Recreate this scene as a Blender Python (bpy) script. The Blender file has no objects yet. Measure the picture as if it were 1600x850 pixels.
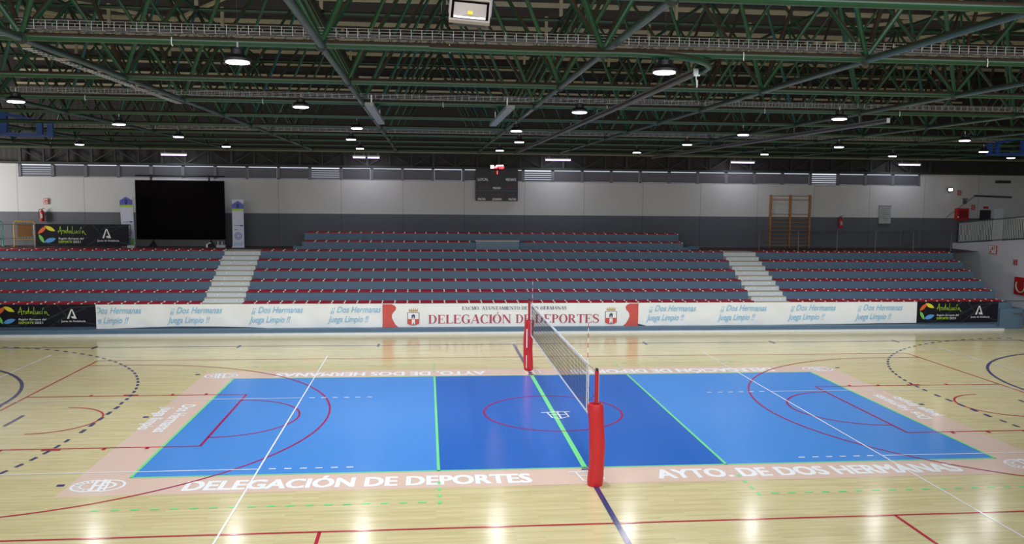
import bpy, bmesh, math, random
from mathutils import Vector, Matrix, Euler
random.seed(7)
SC = bpy.context.scene
COL = SC.collection
PI = math.pi

# ------------------------------------------------------------------ camera, world, lights, exposure
cd = bpy.data.cameras.new('camera'); cam = bpy.data.objects.new('camera', cd); COL.objects.link(cam)
yaw, pit, rol = -0.09992, -0.09115, 0.009479
f_ = Vector((-math.sin(yaw)*math.cos(pit), math.cos(yaw)*math.cos(pit), math.sin(pit)))
r0 = Vector((math.cos(yaw), math.sin(yaw), 0)); u0 = r0.cross(f_)
r_ = r0*math.cos(rol) + u0*math.sin(rol); u_ = r_.cross(f_)
m = Matrix((r_, u_, -f_)).transposed().to_4x4(); m.translation = Vector((-3.243, -21.443, 5.6006))
cam.matrix_world = m
cd.sensor_width = 36.0; cd.lens = 1337.5/1600*36.0; cd.clip_start = 0.1; cd.clip_end = 300
SC.camera = cam
SC.view_settings.view_transform = 'Standard'; SC.view_settings.look = 'None'
SC.view_settings.gamma = 1.0; SC.view_settings.use_curve_mapping = False
SC.view_settings.exposure = 0.34
SC.cycles.use_denoising = True
SC.cycles.max_bounces = 6; SC.cycles.diffuse_bounces = 4; SC.cycles.glossy_bounces = 4
SC.cycles.sample_clamp_indirect = 4.0
W = bpy.data.worlds.new('sky'); SC.world = W; W.use_nodes = True
W.node_tree.nodes['Background'].inputs[0].default_value = (0.80, 0.86, 1.0, 1)
W.node_tree.nodes['Background'].inputs[1].default_value = 1.0
def area(name, loc, target, sx, sy, power, color, spread=PI):
    l = bpy.data.lights.new(name, 'AREA'); l.shape = 'RECTANGLE'; l.size = sx; l.size_y = sy
    l.energy = power; l.color = color; l.spread = spread
    o = bpy.data.objects.new(name, l); COL.objects.link(o); o.location = loc
    o.rotation_euler = (Vector(target)-Vector(loc)).to_track_quat('-Z', 'Y').to_euler()
    return o
area('window_daylight', (-2, -25.4, 8.2), (-2, 6, 1.0), 44, 4.5, 3600, (0.93, 0.96, 1.0))  # unseen broad area light, added as daylight fill from behind the camera
area('doorway_daylight', (-29.0, 15.5, 5.4), (-20, 20.4, 5.2), 3.0, 4.0, 700, (1.0, 0.97, 0.92))
LAMP_W = 85.0
LAMP_E = 14.0

# ------------------------------------------------------------------ materials
def mat(name, color, rough=0.6, metal=0.0, var=0.08, scale=6.0, emit=None, spec=0.5, bump=0.0):
    M = bpy.data.materials.new(name); M.use_nodes = True
    nt = M.node_tree; b = nt.nodes['Principled BSDF']
    b.inputs['Roughness'].default_value = rough; b.inputs['Metallic'].default_value = metal
    b.inputs['Specular IOR Level'].default_value = spec
    c = tuple(color) + (1,)
    if emit:
        b.inputs['Base Color'].default_value = c
        b.inputs['Emission Color'].default_value = c; b.inputs['Emission Strength'].default_value = emit
        return M
    tc = nt.nodes.new('ShaderNodeTexCoord'); nz = nt.nodes.new('ShaderNodeTexNoise')
    nz.inputs['Scale'].default_value = scale; nz.inputs['Detail'].default_value = 5
    nt.links.new(tc.outputs['Object'], nz.inputs['Vector'])
    mx = nt.nodes.new('ShaderNodeMix'); mx.data_type = 'RGBA'
    mx.inputs['A'].default_value = tuple(x*(1-var) for x in color)+(1,)
    mx.inputs['B'].default_value = tuple(min(1, x*(1+var)) for x in color)+(1,)
    nt.links.new(nz.outputs['Fac'], mx.inputs['Factor'])
    nt.links.new(mx.outputs['Result'], b.inputs['Base Color'])
    if bump:
        bp = nt.nodes.new('ShaderNodeBump'); bp.inputs['Strength'].default_value = bump; bp.inputs['Distance'].default_value = 0.02
        nt.links.new(nz.outputs['Fac'], bp.inputs['Height']); nt.links.new(bp.outputs['Normal'], b.inputs['Normal'])
    return M
def dusty(name, base, dust, rough=0.45, lo=0.15, hi=0.6):
    """painted steel with brown dust lying on its upward faces"""
    M = mat(name, base, rough, 0.0, 0.12, 3.0); nt = M.node_tree; b = nt.nodes['Principled BSDF']
    src = b.inputs['Base Color'].links[0].from_socket
    g = nt.nodes.new('ShaderNodeNewGeometry'); s = nt.nodes.new('ShaderNodeSeparateXYZ'); nt.links.new(g.outputs['Normal'], s.inputs[0])
    mr = nt.nodes.new('ShaderNodeMapRange'); mr.inputs['From Min'].default_value = lo; mr.inputs['From Max'].default_value = hi
    nt.links.new(s.outputs['Z'], mr.inputs['Value'])
    mx = nt.nodes.new('ShaderNodeMix'); mx.data_type = 'RGBA'; mx.inputs['B'].default_value = tuple(dust)+(1,)
    nt.links.new(mr.outputs['Result'], mx.inputs['Factor']); nt.links.new(src, mx.inputs['A'])
    nt.links.new(mx.outputs['Result'], b.inputs['Base Color'])
    return M
def wood_floor():
    M = bpy.data.materials.new('maple_floor'); M.use_nodes = True; nt = M.node_tree; N = nt.nodes; L = nt.links
    b = N['Principled BSDF']; tc = N.new('ShaderNodeTexCoord')
    br = N.new('ShaderNodeTexBrick'); br.offset = 0.37; br.inputs['Scale'].default_value = 1.0
    br.inputs['Brick Width'].default_value = 1.3; br.inputs['Row Height'].default_value = 0.075
    br.inputs['Mortar Size'].default_value = 0.0012; br.inputs['Bias'].default_value = 0.0
    br.inputs['Color1'].default_value = (0.575, 0.50, 0.262, 1); br.inputs['Color2'].default_value = (0.66, 0.59, 0.33, 1)
    br.inputs['Mortar'].default_value = (0.50, 0.39, 0.22, 1)
    L.new(tc.outputs['Object'], br.inputs['Vector'])
    mp = N.new('ShaderNodeMapping'); mp.inputs['Scale'].default_value = (0.8, 16, 1); L.new(tc.outputs['Object'], mp.inputs['Vector'])
    nz = N.new('ShaderNodeTexNoise'); nz.inputs['Scale'].default_value = 2.0; nz.inputs['Detail'].default_value = 6
    L.new(mp.outputs['Vector'], nz.inputs['Vector'])
    cr = N.new('ShaderNodeMapRange'); cr.inputs['From Min'].default_value = 0.3; cr.inputs['From Max'].default_value = 0.7
    cr.inputs['To Min'].default_value = 0.90; cr.inputs['To Max'].default_value = 1.07; L.new(nz.outputs['Fac'], cr.inputs['Value'])
    vm = N.new('ShaderNodeVectorMath'); vm.operation = 'SCALE'; L.new(br.outputs['Color'], vm.inputs[0]); L.new(cr.outputs['Result'], vm.inputs['Scale'])
    L.new(vm.outputs['Vector'], b.inputs['Base Color'])
    rr = N.new('ShaderNodeMapRange'); rr.inputs['To Min'].default_value = 0.10; rr.inputs['To Max'].default_value = 0.24
    L.new(nz.outputs['Fac'], rr.inputs['Value']); L.new(rr.outputs['Result'], b.inputs['Roughness'])
    b.inputs['Specular IOR Level'].default_value = 0.5
    bp = N.new('ShaderNodeBump'); bp.inputs['Strength'].default_value = 0.05; bp.inputs['Distance'].default_value = 0.01
    L.new(nz.outputs['Fac'], bp.inputs['Height']); L.new(bp.outputs['Normal'], b.inputs['Normal'])
    return M
def wall_mat(name, color, rough=0.75):
    """painted concrete panels, fine vertical joints every 2.95 m"""
    M = mat(name, color, rough, 0, 0.05, 1.2); nt = M.node_tree; N = nt.nodes; L = nt.links; b = N['Principled BSDF']
    src = b.inputs['Base Color'].links[0].from_socket
    tc = N.new('ShaderNodeTexCoord'); s = N.new('ShaderNodeSeparateXYZ'); L.new(tc.outputs['Object'], s.inputs[0])
    a = N.new('ShaderNodeMath'); a.operation = 'ADD'; a.inputs[1].default_value = 10.4+29.5; L.new(s.outputs['X'], a.inputs[0])
    d = N.new('ShaderNodeMath'); d.operation = 'DIVIDE'; d.inputs[1].default_value = 2.96; L.new(a.outputs[0], d.inputs[0])
    fr = N.new('ShaderNodeMath'); fr.operation = 'FRACT'; L.new(d.outputs[0], fr.inputs[0])
    lt = N.new('ShaderNodeMath'); lt.operation = 'LESS_THAN'; lt.inputs[1].default_value = 0.009; L.new(fr.outputs[0], lt.inputs[0])
    mx = N.new('ShaderNodeMix'); mx.data_type = 'RGBA'; mx.inputs['B'].default_value = tuple(c*0.6 for c in color)+(1,)
    L.new(lt.outputs[0], mx.inputs['Factor']); L.new(src, mx.inputs['A']); L.new(mx.outputs['Result'], b.inputs['Base Color'])
    return M
def corrugated(name, color, axis='X', pitch=0.25):
    M = mat(name, color, 0.7, 0, 0.2, 0.7); nt = M.node_tree; N = nt.nodes; L = nt.links; b = N['Principled BSDF']
    tc = N.new('ShaderNodeTexCoord'); w = N.new('ShaderNodeTexWave'); w.wave_type = 'BANDS'; w.bands_direction = axis
    w.inputs['Scale'].default_value = 1/pitch*0.314; L.new(tc.outputs['Object'], w.inputs['Vector'])
    bp = N.new('ShaderNodeBump'); bp.inputs['Strength'].default_value = 0.25; bp.inputs['Distance'].default_value = 0.02
    L.new(w.outputs['Fac'], bp.inputs['Height']); L.new(bp.outputs['Normal'], b.inputs['Normal'])
    return M

FLOOR = wood_floor()
GLOSS = dict(rough=0.16, var=0.03)
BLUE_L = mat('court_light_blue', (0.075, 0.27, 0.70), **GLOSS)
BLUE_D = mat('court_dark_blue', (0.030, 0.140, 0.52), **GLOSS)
PINK = mat('court_pink', (0.70, 0.53, 0.44), **GLOSS)
GREEN_LN = mat('green_line', (0.20, 0.75, 0.28), **GLOSS)
RED_IN = mat('red_line_on_blue', (0.36, 0.012, 0.10), **GLOSS)
RED_LN = mat('red_line', (0.46, 0.018, 0.045), **GLOSS)
NAVY_LN = mat('navy_line', (0.035, 0.04, 0.16), **GLOSS)
WHITE_LN = mat('white_line', (0.85, 0.88, 0.9), **GLOSS)
GREEN = dusty('green_steel', (0.002, 0.045, 0.016), (0.048, 0.029, 0.019), 0.33, 0.0, 0.35)
GREEN2 = dusty('green_steel_greyed', (0.014, 0.044, 0.034), (0.045, 0.032, 0.023), 0.35, 0.1, 0.45)
JOINT = mat('dark_joint', (0.012, 0.02, 0.016), 0.6)
CREAM = mat('cream_purlin', (0.52, 0.45, 0.28), 0.6)
ROOF = corrugated('roof_sheet', (0.040, 0.035, 0.033), 'Y', 0.4)
ROOFBACK = corrugated('roof_back_sheet', (0.030, 0.028, 0.027), 'X', 0.25)
WALL_HI = wall_mat('wall_white', (0.60, 0.60, 0.60))
WALL_LO = wall_mat('wall_grey', (0.120, 0.125, 0.145))
WALLR = mat('wall_right_white', (0.72, 0.73, 0.77), 0.8, 0, 0.04, 1.0)
LOUVRE = mat('louvre_grey', (0.16, 0.16, 0.18), 0.5)
DARKFR = mat('dark_frame', (0.03, 0.035, 0.035), 0.6)
STAND = mat('stand_blue_grey', (0.100, 0.172, 0.250), 0.6, 0, 0.10, 2.5)
SEAT = mat('seat_red', (0.36, 0.008, 0.022), 0.4, spec=0.3)
BRACKET = mat('bracket_cream', (0.88, 0.85, 0.74), 0.5)
STEPW = mat('step_white', (0.62, 0.66, 0.66), 0.6)
NOSE = mat('step_nosing_tan', (0.42, 0.33, 0.17), 0.6)
STUD = mat('stud_white', (0.9, 0.9, 0.95), 0.3)
WALK = mat('walkway_brown', (0.07, 0.035, 0.035), 0.7)
WHITE = mat('white_paint', (0.75, 0.77, 0.78), 0.5)
BANW = mat('banner_white', (0.86, 0.88, 0.87), 0.6, 0, 0.03, 2.0, bump=0.0)
BANK = mat('banner_black', (0.006, 0.006, 0.013), 0.6, spec=0.25)
BANK2 = mat('banner_streak', (0.022, 0.032, 0.036), 0.6, spec=0.25)
BANR = mat('banner_coral', (0.62, 0.09, 0.075), 0.6)
TXRED = mat('text_rose', (0.45, 0.07, 0.12), 0.6)
TXNAVY = mat('text_navy', (0.05, 0.06, 0.16), 0.6)
TXSKY = mat('text_sky', (0.25, 0.55, 0.78), 0.6)
TXW = mat('text_white', (0.8, 0.8, 0.82), 0.5)
TXDIM = mat('text_grey_white', (0.45, 0.45, 0.47), 0.5)
LIME = mat('lime', (0.42, 0.65, 0.05), 0.5)
ORANGE = mat('orange', (0.80, 0.13, 0.03), 0.5)
YELLOW = mat('yellow', (0.75, 0.70, 0.04), 0.5)
GRN = mat('leaf_green', (0.20, 0.60, 0.10), 0.5)
SKYB = mat('logo_blue', (0.10, 0.35, 0.75), 0.5)
GOLD = mat('gold', (0.55, 0.38, 0.15), 0.5)
POSTRED = mat('pad_red', (0.50, 0.012, 0.018), 0.42, 0, 0.06, 5, bump=0.25)
POLE = mat('pole_red', (0.42, 0.01, 0.02), 0.3)
BLACK = mat('black_plastic', (0.008, 0.008, 0.01), 0.45)
BLACKM = mat('black_matte', (0.003, 0.002, 0.003), 0.8, spec=0.06)
CORD = mat('net_cord', (0.03, 0.03, 0.035), 0.7)
STEEL = mat('galvanised', (0.42, 0.43, 0.44), 0.4, 0.6)
WIRE = mat('wire_zinc', (0.36, 0.34, 0.33), 0.45, 0.3)
CABLE = mat('cable_grey', (0.10, 0.09, 0.11), 0.6)
GREYP = mat('grey_panel', (0.20, 0.22, 0.22), 0.45)
CURT = mat('curtain_grey', (0.10, 0.095, 0.10), 0.6)
RAILM = mat('rail_grey', (0.13, 0.14, 0.16), 0.45, 0.3)
BLUEST = mat('blue_steel', (0.008, 0.05, 0.22), 0.4)
WOODB = mat('bar_wood', (0.36, 0.17, 0.06), 0.5)
REDM = mat('red_enamel', (0.50, 0.02, 0.02), 0.35)
YELB = mat('barrier_yellow', (0.62, 0.36, 0.04), 0.45)
BRNB = mat('barrier_panel', (0.22, 0.09, 0.02), 0.6)
TEAL = mat('barrier_teal', (0.05, 0.42, 0.27), 0.45)
LAMPON = mat('lamp_lens', (0.90, 0.82, 1.0), emit=LAMP_E)
TUBEON = mat('tube_lens', (0.88, 0.66, 1.0), emit=1.5)
FLOODON = mat('flood_lens', (1.0, 0.95, 1.0), emit=18)
LEDR = mat('led_red', (1.0, 0.05, 0.07), emit=2.2)
LEDW = mat('led_white', (1.0, 0.85, 0.85), emit=3.0)
SEG = mat('dark_segment', (0.085, 0.010, 0.018), 0.4)
VIOLET = mat('violet_blue', (0.10, 0.12, 0.48), 0.5)
PALE = mat('pale_lilac', (0.62, 0.64, 0.76), 0.5)
GLASSY = mat('board_white', (0.42, 0.43, 0.44), 0.3)
REFL = mat('reflector', (0.42, 0.38, 0.36), 0.35, 0.0)
CHIP = mat('led_chip', (0.75, 0.62, 0.08), 0.4)
BEZEL = mat('bezel_grey', (0.36, 0.32, 0.30), 0.45)

# ------------------------------------------------------------------ helpers
class MB:
    def __init__(s): s.v = []; s.f = []
    def add(s, vs, fs):
        n = len(s.v); s.v += [tuple(v) for v in vs]; s.f += [tuple(i+n for i in f) for f in fs]; return s
    def box(s, x0, x1, y0, y1, z0, z1):
        return s.add([(x0,y0,z0),(x1,y0,z0),(x1,y1,z0),(x0,y1,z0),(x0,y0,z1),(x1,y0,z1),(x1,y1,z1),(x0,y1,z1)],
                     [(0,3,2,1),(4,5,6,7),(0,1,5,4),(1,2,6,5),(2,3,7,6),(3,0,4,7)])
    def obox(s, p, q, w, h):
        """bar from p to q, w wide (horizontal), h high"""
        p = Vector(p); q = Vector(q); d = (q-p).normalized()
        up = Vector((0,0,1)) if abs(d.z) < 0.95 else Vector((0,1,0))
        a = d.cross(up).normalized()*w/2; b = a.cross(d).normalized()*h/2
        vs = [p-a-b, p+a-b, p+a+b, p-a+b, q-a-b, q+a-b, q+a+b, q-a+b]
        return s.add(vs, [(0,1,2,3),(7,6,5,4),(0,4,5,1),(1,5,6,2),(2,6,7,3),(3,7,4,0)])
    def tube(s, pts, r, n=8, caps=True):
        pts = [Vector(p) for p in pts]; rs = r if isinstance(r, (list, tuple)) else [r]*len(pts)
        base = len(s.v); prev = None
        for i, p in enumerate(pts):
            d = (pts[min(i+1, len(pts)-1)]-pts[max(i-1, 0)]).normalized()
            if prev is None:
                up = Vector((0,0,1)) if abs(d.z) < 0.9 else Vector((1,0,0))
                a = d.cross(up).normalized()
            else:
                a = (prev-d*prev.dot(d)).normalized()
            prev = a; b = d.cross(a)
            for k in range(n):
                t = 2*PI*k/n; s.v.append(tuple(p+(a*math.cos(t)+b*math.sin(t))*rs[i]))
        for i in range(len(pts)-1):
            for k in range(n):
                k2 = (k+1) % n; s.f.append((base+i*n+k, base+i*n+k2, base+(i+1)*n+k2, base+(i+1)*n+k))
        if caps:
            s.f.append(tuple(base+k for k in range(n))[::-1]); s.f.append(tuple(base+(len(pts)-1)*n+k for k in range(n)))
        return s
    def lathe(s, c, prof, n=20):
        """prof: (radius, z) going up; axis z through c"""
        base = len(s.v)
        for r, z in prof:
            for k in range(n):
                t = 2*PI*k/n; s.v.append((c[0]+r*math.cos(t), c[1]+r*math.sin(t), c[2]+z))
        for i in range(len(prof)-1):
            for k in range(n):
                k2 = (k+1) % n; s.f.append((base+i*n+k, base+i*n+k2, base+(i+1)*n+k2, base+(i+1)*n+k))
        s.f.append(tuple(base+k for k in range(n))[::-1]); s.f.append(tuple(base+(len(prof)-1)*n+k for k in range(n)))
        return s
    def ball(s, c, r, n=8):
        return s.lathe(c, [(r*math.sin(PI*max(.04, min(.96, i/5))), -r*math.cos(PI*max(.04, min(.96, i/5)))) for i in range(6)], n)
    def prism(s, poly, y0, y1):
        """polygon in x,z extruded along y"""
        n = len(poly)
        vs = [(x, y0, z) for x, z in poly]+[(x, y1, z) for x, z in poly]
        fs = [tuple(range(n)), tuple(range(2*n-1, n-1, -1))]+[(i, i+n, (i+1) % n+n, (i+1) % n) for i in range(n)]
        return s.add(vs, fs)
    def build(s, name, material, parent=None, smooth=False, loc=(0,0,0), fix=True):
        me = bpy.data.meshes.new(name); me.from_pydata(s.v, [], s.f); me.materials.append(material)
        if fix:
            bm = bmesh.new(); bm.from_mesh(me); bmesh.ops.recalc_face_normals(bm, faces=bm.faces); bm.to_mesh(me); bm.free()
        if smooth:
            for p in me.polygons: p.use_smooth = True
            try: me.set_sharp_from_angle(angle=math.radians(45))
            except Exception: pass
        o = bpy.data.objects.new(name, me); COL.objects.link(o); o.location = loc
        if parent: o.parent = parent
        return o
def tag(o, label=None, cat=None, group=None, kind=None):
    if label: o['label'] = label
    if cat: o['category'] = cat
    if group: o['group'] = group
    if kind: o['kind'] = kind
    return o
def thing(name, label, cat, loc=(0,0,0), rz=0, group=None):
    o = bpy.data.objects.new(name, None); COL.objects.link(o); o.location = loc; o.rotation_euler = (0,0,rz)
    o.empty_display_size = 0.1
    return tag(o, label, cat, group)
def dup(root, loc, label=None, group=None):
    c = root.copy(); COL.objects.link(c); c.location = loc
    if label: c['label'] = label
    if group: c['group'] = group
    for ch in root.children:
        d = ch.copy(); COL.objects.link(d); d.parent = c
        for g in ch.children:
            e = g.copy(); COL.objects.link(e); e.parent = d
    return c
class TX(MB):
    """flat shapes kept in local (u, v); placed later"""
    def quad(s, *p): return s.add([(a, b, 0) for a, b in p], [tuple(range(len(p)))])
    def ring(s, cx, cy, rx, ry, tx, ty, a0=0, a1=360, n=40):
        for i in range(n):
            t0 = math.radians(a0+(a1-a0)*i/n); t1 = math.radians(a0+(a1-a0)*(i+1)/n)
            s.quad((cx+rx*math.cos(t0), cy+ry*math.sin(t0)), (cx+rx*math.cos(t1), cy+ry*math.sin(t1)),
                   (cx+(rx-tx)*math.cos(t1), cy+(ry-ty)*math.sin(t1)), (cx+(rx-tx)*math.cos(t0), cy+(ry-ty)*math.sin(t0)))
        return s
    def line(s, pts, w):
        for i in range(len(pts)-1):
            p = Vector(pts[i]); q = Vector(pts[i+1]); d = (q-p).normalized(); ww = w if not isinstance(w, (list, tuple)) else None
            w0 = w if ww is not None else w[i]; w1 = w if ww is not None else w[i+1]
            n_ = Vector((-d.y, d.x)); e = d*(min(w0, w1)*0.35)
            s.quad(tuple(p-e-n_*w0/2), tuple(q+e-n_*w1/2), tuple(q+e+n_*w1/2), tuple(p-e+n_*w0/2))
        return s
    def disc(s, cx, cy, rx, ry, n=24):
        return s.quad(*[(cx+rx*math.cos(2*PI*i/n), cy+ry*math.sin(2*PI*i/n)) for i in range(n)])
    def merge(s, other, dx=0, dy=0, sx=1, sy=1, shear=0):
        return s.add([((v[0]+shear*v[1])*sx+dx, v[1]*sy+dy, v[2]) for v in other.v], other.f)
    def place(s, fn):
        out = []
        for v in s.v:
            p = fn(v[0], v[1]); out.append((p[0], p[1]-v[2], p[2]))
        s.v = out; return s
def layer(g):
    """lift every stroke a hair over the one before, as brushed paint does"""
    out = TX()
    for i, f in enumerate(g.f): out.add([(g.v[j][0], g.v[j][1], g.v[j][2]+.00004*min(i, 120)) for j in f], [tuple(range(len(f)))])
    return out
def glyphs(text, w, h, shear=0.0, bold=0.0):
    """built-in lettering as a TX, fitted to width w and cap height h, origin bottom left"""
    c = bpy.data.curves.new('t', 'FONT'); c.body = text; c.size = 1; c.resolution_u = 3; c.shear = shear
    o = bpy.data.objects.new('t', c); COL.objects.link(o)
    bpy.context.view_layer.update()
    me = bpy.data.meshes.new_from_object(o.evaluated_get(bpy.context.evaluated_depsgraph_get()))
    t = TX(); vs = [tuple(v.co) for v in me.vertices]; fs = [tuple(p.vertices) for p in me.polygons]
    bpy.data.objects.remove(o); bpy.data.curves.remove(c); bpy.data.meshes.remove(me)
    x0 = min(v[0] for v in vs); x1 = max(v[0] for v in vs); y1 = 0.70; y0 = 0
    b = bold*h
    for k, (dx, dy) in enumerate(((0,0),(2,0),(0,2),(2,2),(1,1)) if bold else ((0,0),)):
        t.add([((v[0]-x0)/(x1-x0)*(w-2*b)+dx*b, (v[1]-y0)/(y1-y0)*(h-2*b)+dy*b, .00012*k) for v in vs], fs)
    return t
SW = 0.19; TW = 0.055
def serif_glyph(ch):
    t = TX(); R = lambda a, b, c, d: t.quad((a,b),(c,b),(c,d),(a,d)); s2 = 0.06
    def stem(x): R(x, 0, x+SW, 1); R(x-.07, 0, x+SW+.07, .05); R(x-.07, .95, x+SW+.07, 1)
    def dg(x0, y0, x1, y1, w): t.quad((x0,y0),(x0+w,y0),(x1+w,y1),(x1,y1))
    def foot(x, y, w=.26): R(x-w/2, y, x+w/2, y+.05)
    W_ = .8
    if ch == 'I': stem(.07); W_ = .31
    elif ch == 'L': stem(.07); R(.2,0,.68,.05); t.quad((.60,.05),(.68,.05),(.68,.30)); W_ = .70
    elif ch == 'E':
        stem(.07); R(.2,0,.70,.05); R(.2,.95,.68,1); R(.2,.49,.5,.54); t.quad((.60,.05),(.70,.05),(.72,.28)); t.quad((.60,.95),(.67,.72),(.68,.95)); R(.47,.38,.51,.65); W_ = .74
    elif ch == 'D': stem(.07); R(.2,0,.40,.05); R(.2,.95,.40,1); t.ring(.38,.5,.44,.5,SW,.05,-90,90,18); W_ = .85
    elif ch in 'OÓ':
        t.ring(.43,.5,.43,.53,SW,.045,0,360,32); W_ = .86
        if ch == 'Ó': t.quad((.40,1.10),(.47,1.10),(.62,1.30),(.50,1.30))
    elif ch in 'CG':
        t.ring(.45,.5,.45,.53,SW,.045,48,312,28); R(.70,.70,.74,.98); W_ = .80
        if ch == 'G': R(.62,.06,.62+SW,.42); R(.54,.40,.86,.45); W_ = .88
        else: t.quad((.70,.02),(.74,.02),(.78,.22))
    elif ch == 'A': dg(.02,0,.40,1,.05); dg(.62,0,.36,1.02,SW); R(.18,.30,.62,.35); foot(.05,0,.24); foot(.70,0,.30); W_ = .86
    elif ch == 'N': dg(.10,0,.10,1,.06); dg(.70,0,.05,1,SW*1.1); R(.76,0,.82,1); foot(.13,0,.24); R(0,.95,.2,1); foot(.79,.95,.24); W_ = .92
    elif ch in 'PR':
        stem(.07); R(.2,.95,.36,1); R(.2,.47,.36,.52); t.ring(.35,.735,.33,.265,SW*.9,.05,-90,90,14); W_ = .70
        if ch == 'R': dg(.60,0,.30,.50,SW); foot(.72,0,.24); W_ = .84
    elif ch == 'T': R(.30,0,.30+SW,1); R(0,.95,.78,1); foot(.385,0,.31); t.quad((0,.95),(0,.72),(.10,.95)); t.quad((.78,.95),(.78,.72),(.68,.95)); W_ = .78
    elif ch == 'S':
        pts = [(.56,.80),(.50,.94),(.34,1.0),(.16,.94),(.08,.78),(.14,.64),(.34,.53),(.52,.42),(.60,.26),(.52,.08),(.32,0),(.14,.05),(.07,.20)]
        t.line(pts, [.05,.06,.06,.10,.15,.16,.17,.16,.15,.10,.06,.06,.05]); R(.57,.70,.61,.98); R(.04,.02,.08,.30); W_ = .66
    elif ch == 'X': dg(.62,0,.06,1,SW); dg(.04,0,.68,1,.05); foot(.08,0); foot(.72,0); foot(.14,.95); foot(.70,.95); W_ = .86
    elif ch == 'M': dg(.10,0,.10,1,.06); dg(.42,0,.10,1,SW); dg(.44,0,.78,1,.05); R(.80,0,.80+SW,1); foot(.13,0); foot(.88,0,.31); foot(.12,.95); foot(.88,.95,.28); W_ = 1.06
    elif ch == 'Y': dg(.34,.42,.06,1,SW); dg(.42,.42,.70,1,.05); R(.34,0,.34+SW,.46); foot(.42,0,.31); foot(.14,.95); foot(.72,.95); W_ = .84
    elif ch == 'U': R(.08,.3,.08+SW,1); R(.70,.3,.76,1); t.ring(.42,.32,.34,.34,SW*.9,.06,180,360,16); foot(.16,.95,.31); foot(.73,.95); W_ = .86
    elif ch == 'H': stem(.07); stem(.60); R(.2,.48,.62,.53); W_ = .90
    elif ch == '.': t.disc(.1,.07,.08,.08,10); W_ = .25
    elif ch == ' ': W_ = .42
    return t, W_
def serif(text, w, h):
    out = TX(); x = 0; cache = {}
    for ch in text:
        if ch not in cache: cache[ch] = serif_glyph(ch)
        g, gw = cache[ch]; out.merge(g, x, 0); x += gw+.06
    s_ = w/(x-.06)
    o2 = TX(); return o2.merge(out, 0, 0, s_, h)

# ================================================================== SETTING: shell
floor = tag(MB().add([(-30,-26,0),(32,-26,0),(32,21,0),(-30,21,0)], [(0,1,2,3)]).build('floor', FLOOR, fix=False), kind='structure')
def deco(t, z, name, material, label=None):
    t.v = [(v[0], v[1], z+v[2]) for v in t.v]; o = t.build(name, material, floor)
    if label: o['label'] = label
    return o
R_ = lambda t, x0, x1, y0, y1: t.quad((x0,y0),(x1,y0),(x1,y1),(x0,y1))
Z1, Z2, Z3, Z4, Z5 = .002, .004, .006, .0075, .009
t = TX(); R_(t,-10,10,-5.5,-4.5); R_(t,-10,10,4.5,5.5); R_(t,-10,-9,-4.5,4.5); R_(t,9,10,-4.5,4.5); deco(t, Z1, 'pink_border', PINK, 'pink painted border around the blue court')
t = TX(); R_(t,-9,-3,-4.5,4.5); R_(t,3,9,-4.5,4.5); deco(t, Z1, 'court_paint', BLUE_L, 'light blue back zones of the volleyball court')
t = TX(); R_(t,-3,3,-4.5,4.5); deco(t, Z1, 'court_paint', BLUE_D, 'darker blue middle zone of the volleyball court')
t = TX()
for y in (-4.5, 4.5): R_(t,-9,9,y-.025,y+.025)
for x in (-9, -3, 3, 9): R_(t,x-.03,x+.03,-4.52,4.52)
R_(t,-.055,.055,-4.52,4.52)
for sg in (-1, 1):
    for i in range(18): x = 3.25+i*.335; R_(t, sg*x, sg*(x+.15), -6.28, -6.22); R_(t, sg*x, sg*(x+.15), 6.22, 6.28)
    for x in (3, -3):
        for y in (5.0, 5.35, 5.7, 6.05): R_(t, x-.03, x+.03, sg*(y+.15), sg*(y+.30))
deco(t, Z3, 'green_court_lines', GREEN_LN)
# red basketball lines
t = TX(); w = .05
for y in (-7.5, 7.5): R_(t,-14,14,y-.025,y+.025)
for x in (-14, 14): R_(t,x-.025,x+.025,-7.5,7.5)
for x in (-5, 5): R_(t,x-.03,x+.03,-9.6,-7.5)
t.ring(0,0,1.8,1.8,w,w,0,360,72)
for s_ in (-1, 1):
    cx = s_*12.425
    R_(t, s_*8.2-.03, s_*8.2+.03, -2.45, 2.45)
    for y in (-2.45, 2.45): R_(t, min(s_*8.2, s_*14), max(s_*8.2, s_*14), y-.025, y+.025)
    a0, a1 = (-90, 90) if s_ < 0 else (90, 270)
    t.ring(s_*8.2,0,1.8,1.8,w,w,a0,a1,36); t.ring(cx,0,1.25,1.25,w,w,a0,a1,30)
    a = math.degrees(math.acos(-0.0)) ; t.ring(cx,0,6.75,6.75,w,w,a0,a1,90)
    for y in (-6.72, 6.72): R_(t, min(s_*12.4, s_*14), max(s_*12.4, s_*14), y-.025, y+.025)
    for y in (-6.72, 6.72): pass
    for sy in (-1, 1):
        R_(t, s_*11.3-.2, s_*11.3+.2, sy*2.52-.06, sy*2.52+.06)
        for x in (12.35, 10.2, 9.3): R_(t, s_*x-.04, s_*x+.04, min(sy*2.45, sy*2.6), max(sy*2.45, sy*2.6))
cen = [(sum(t.v[i][0] for i in f)/len(f), sum(t.v[i][1] for i in f)/len(f)) for f in t.f]
cut = TX(); cut.v = list(t.v); cut.f = [f for f, c in zip(t.f, cen) if abs(c[0]) < 10 and abs(c[1]) < 5.5 and not (abs(c[0]) > 8.4 and abs(abs(c[1])-2.45) < .1)]
keep = set(cut.f); t.f = [f for f in t.f if f not in keep]
deco(t, Z4, 'red_basketball_lines', RED_LN); deco(cut, Z4, 'red_basketball_lines', RED_IN, 'crimson basketball lines lying over the blue court')
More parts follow.
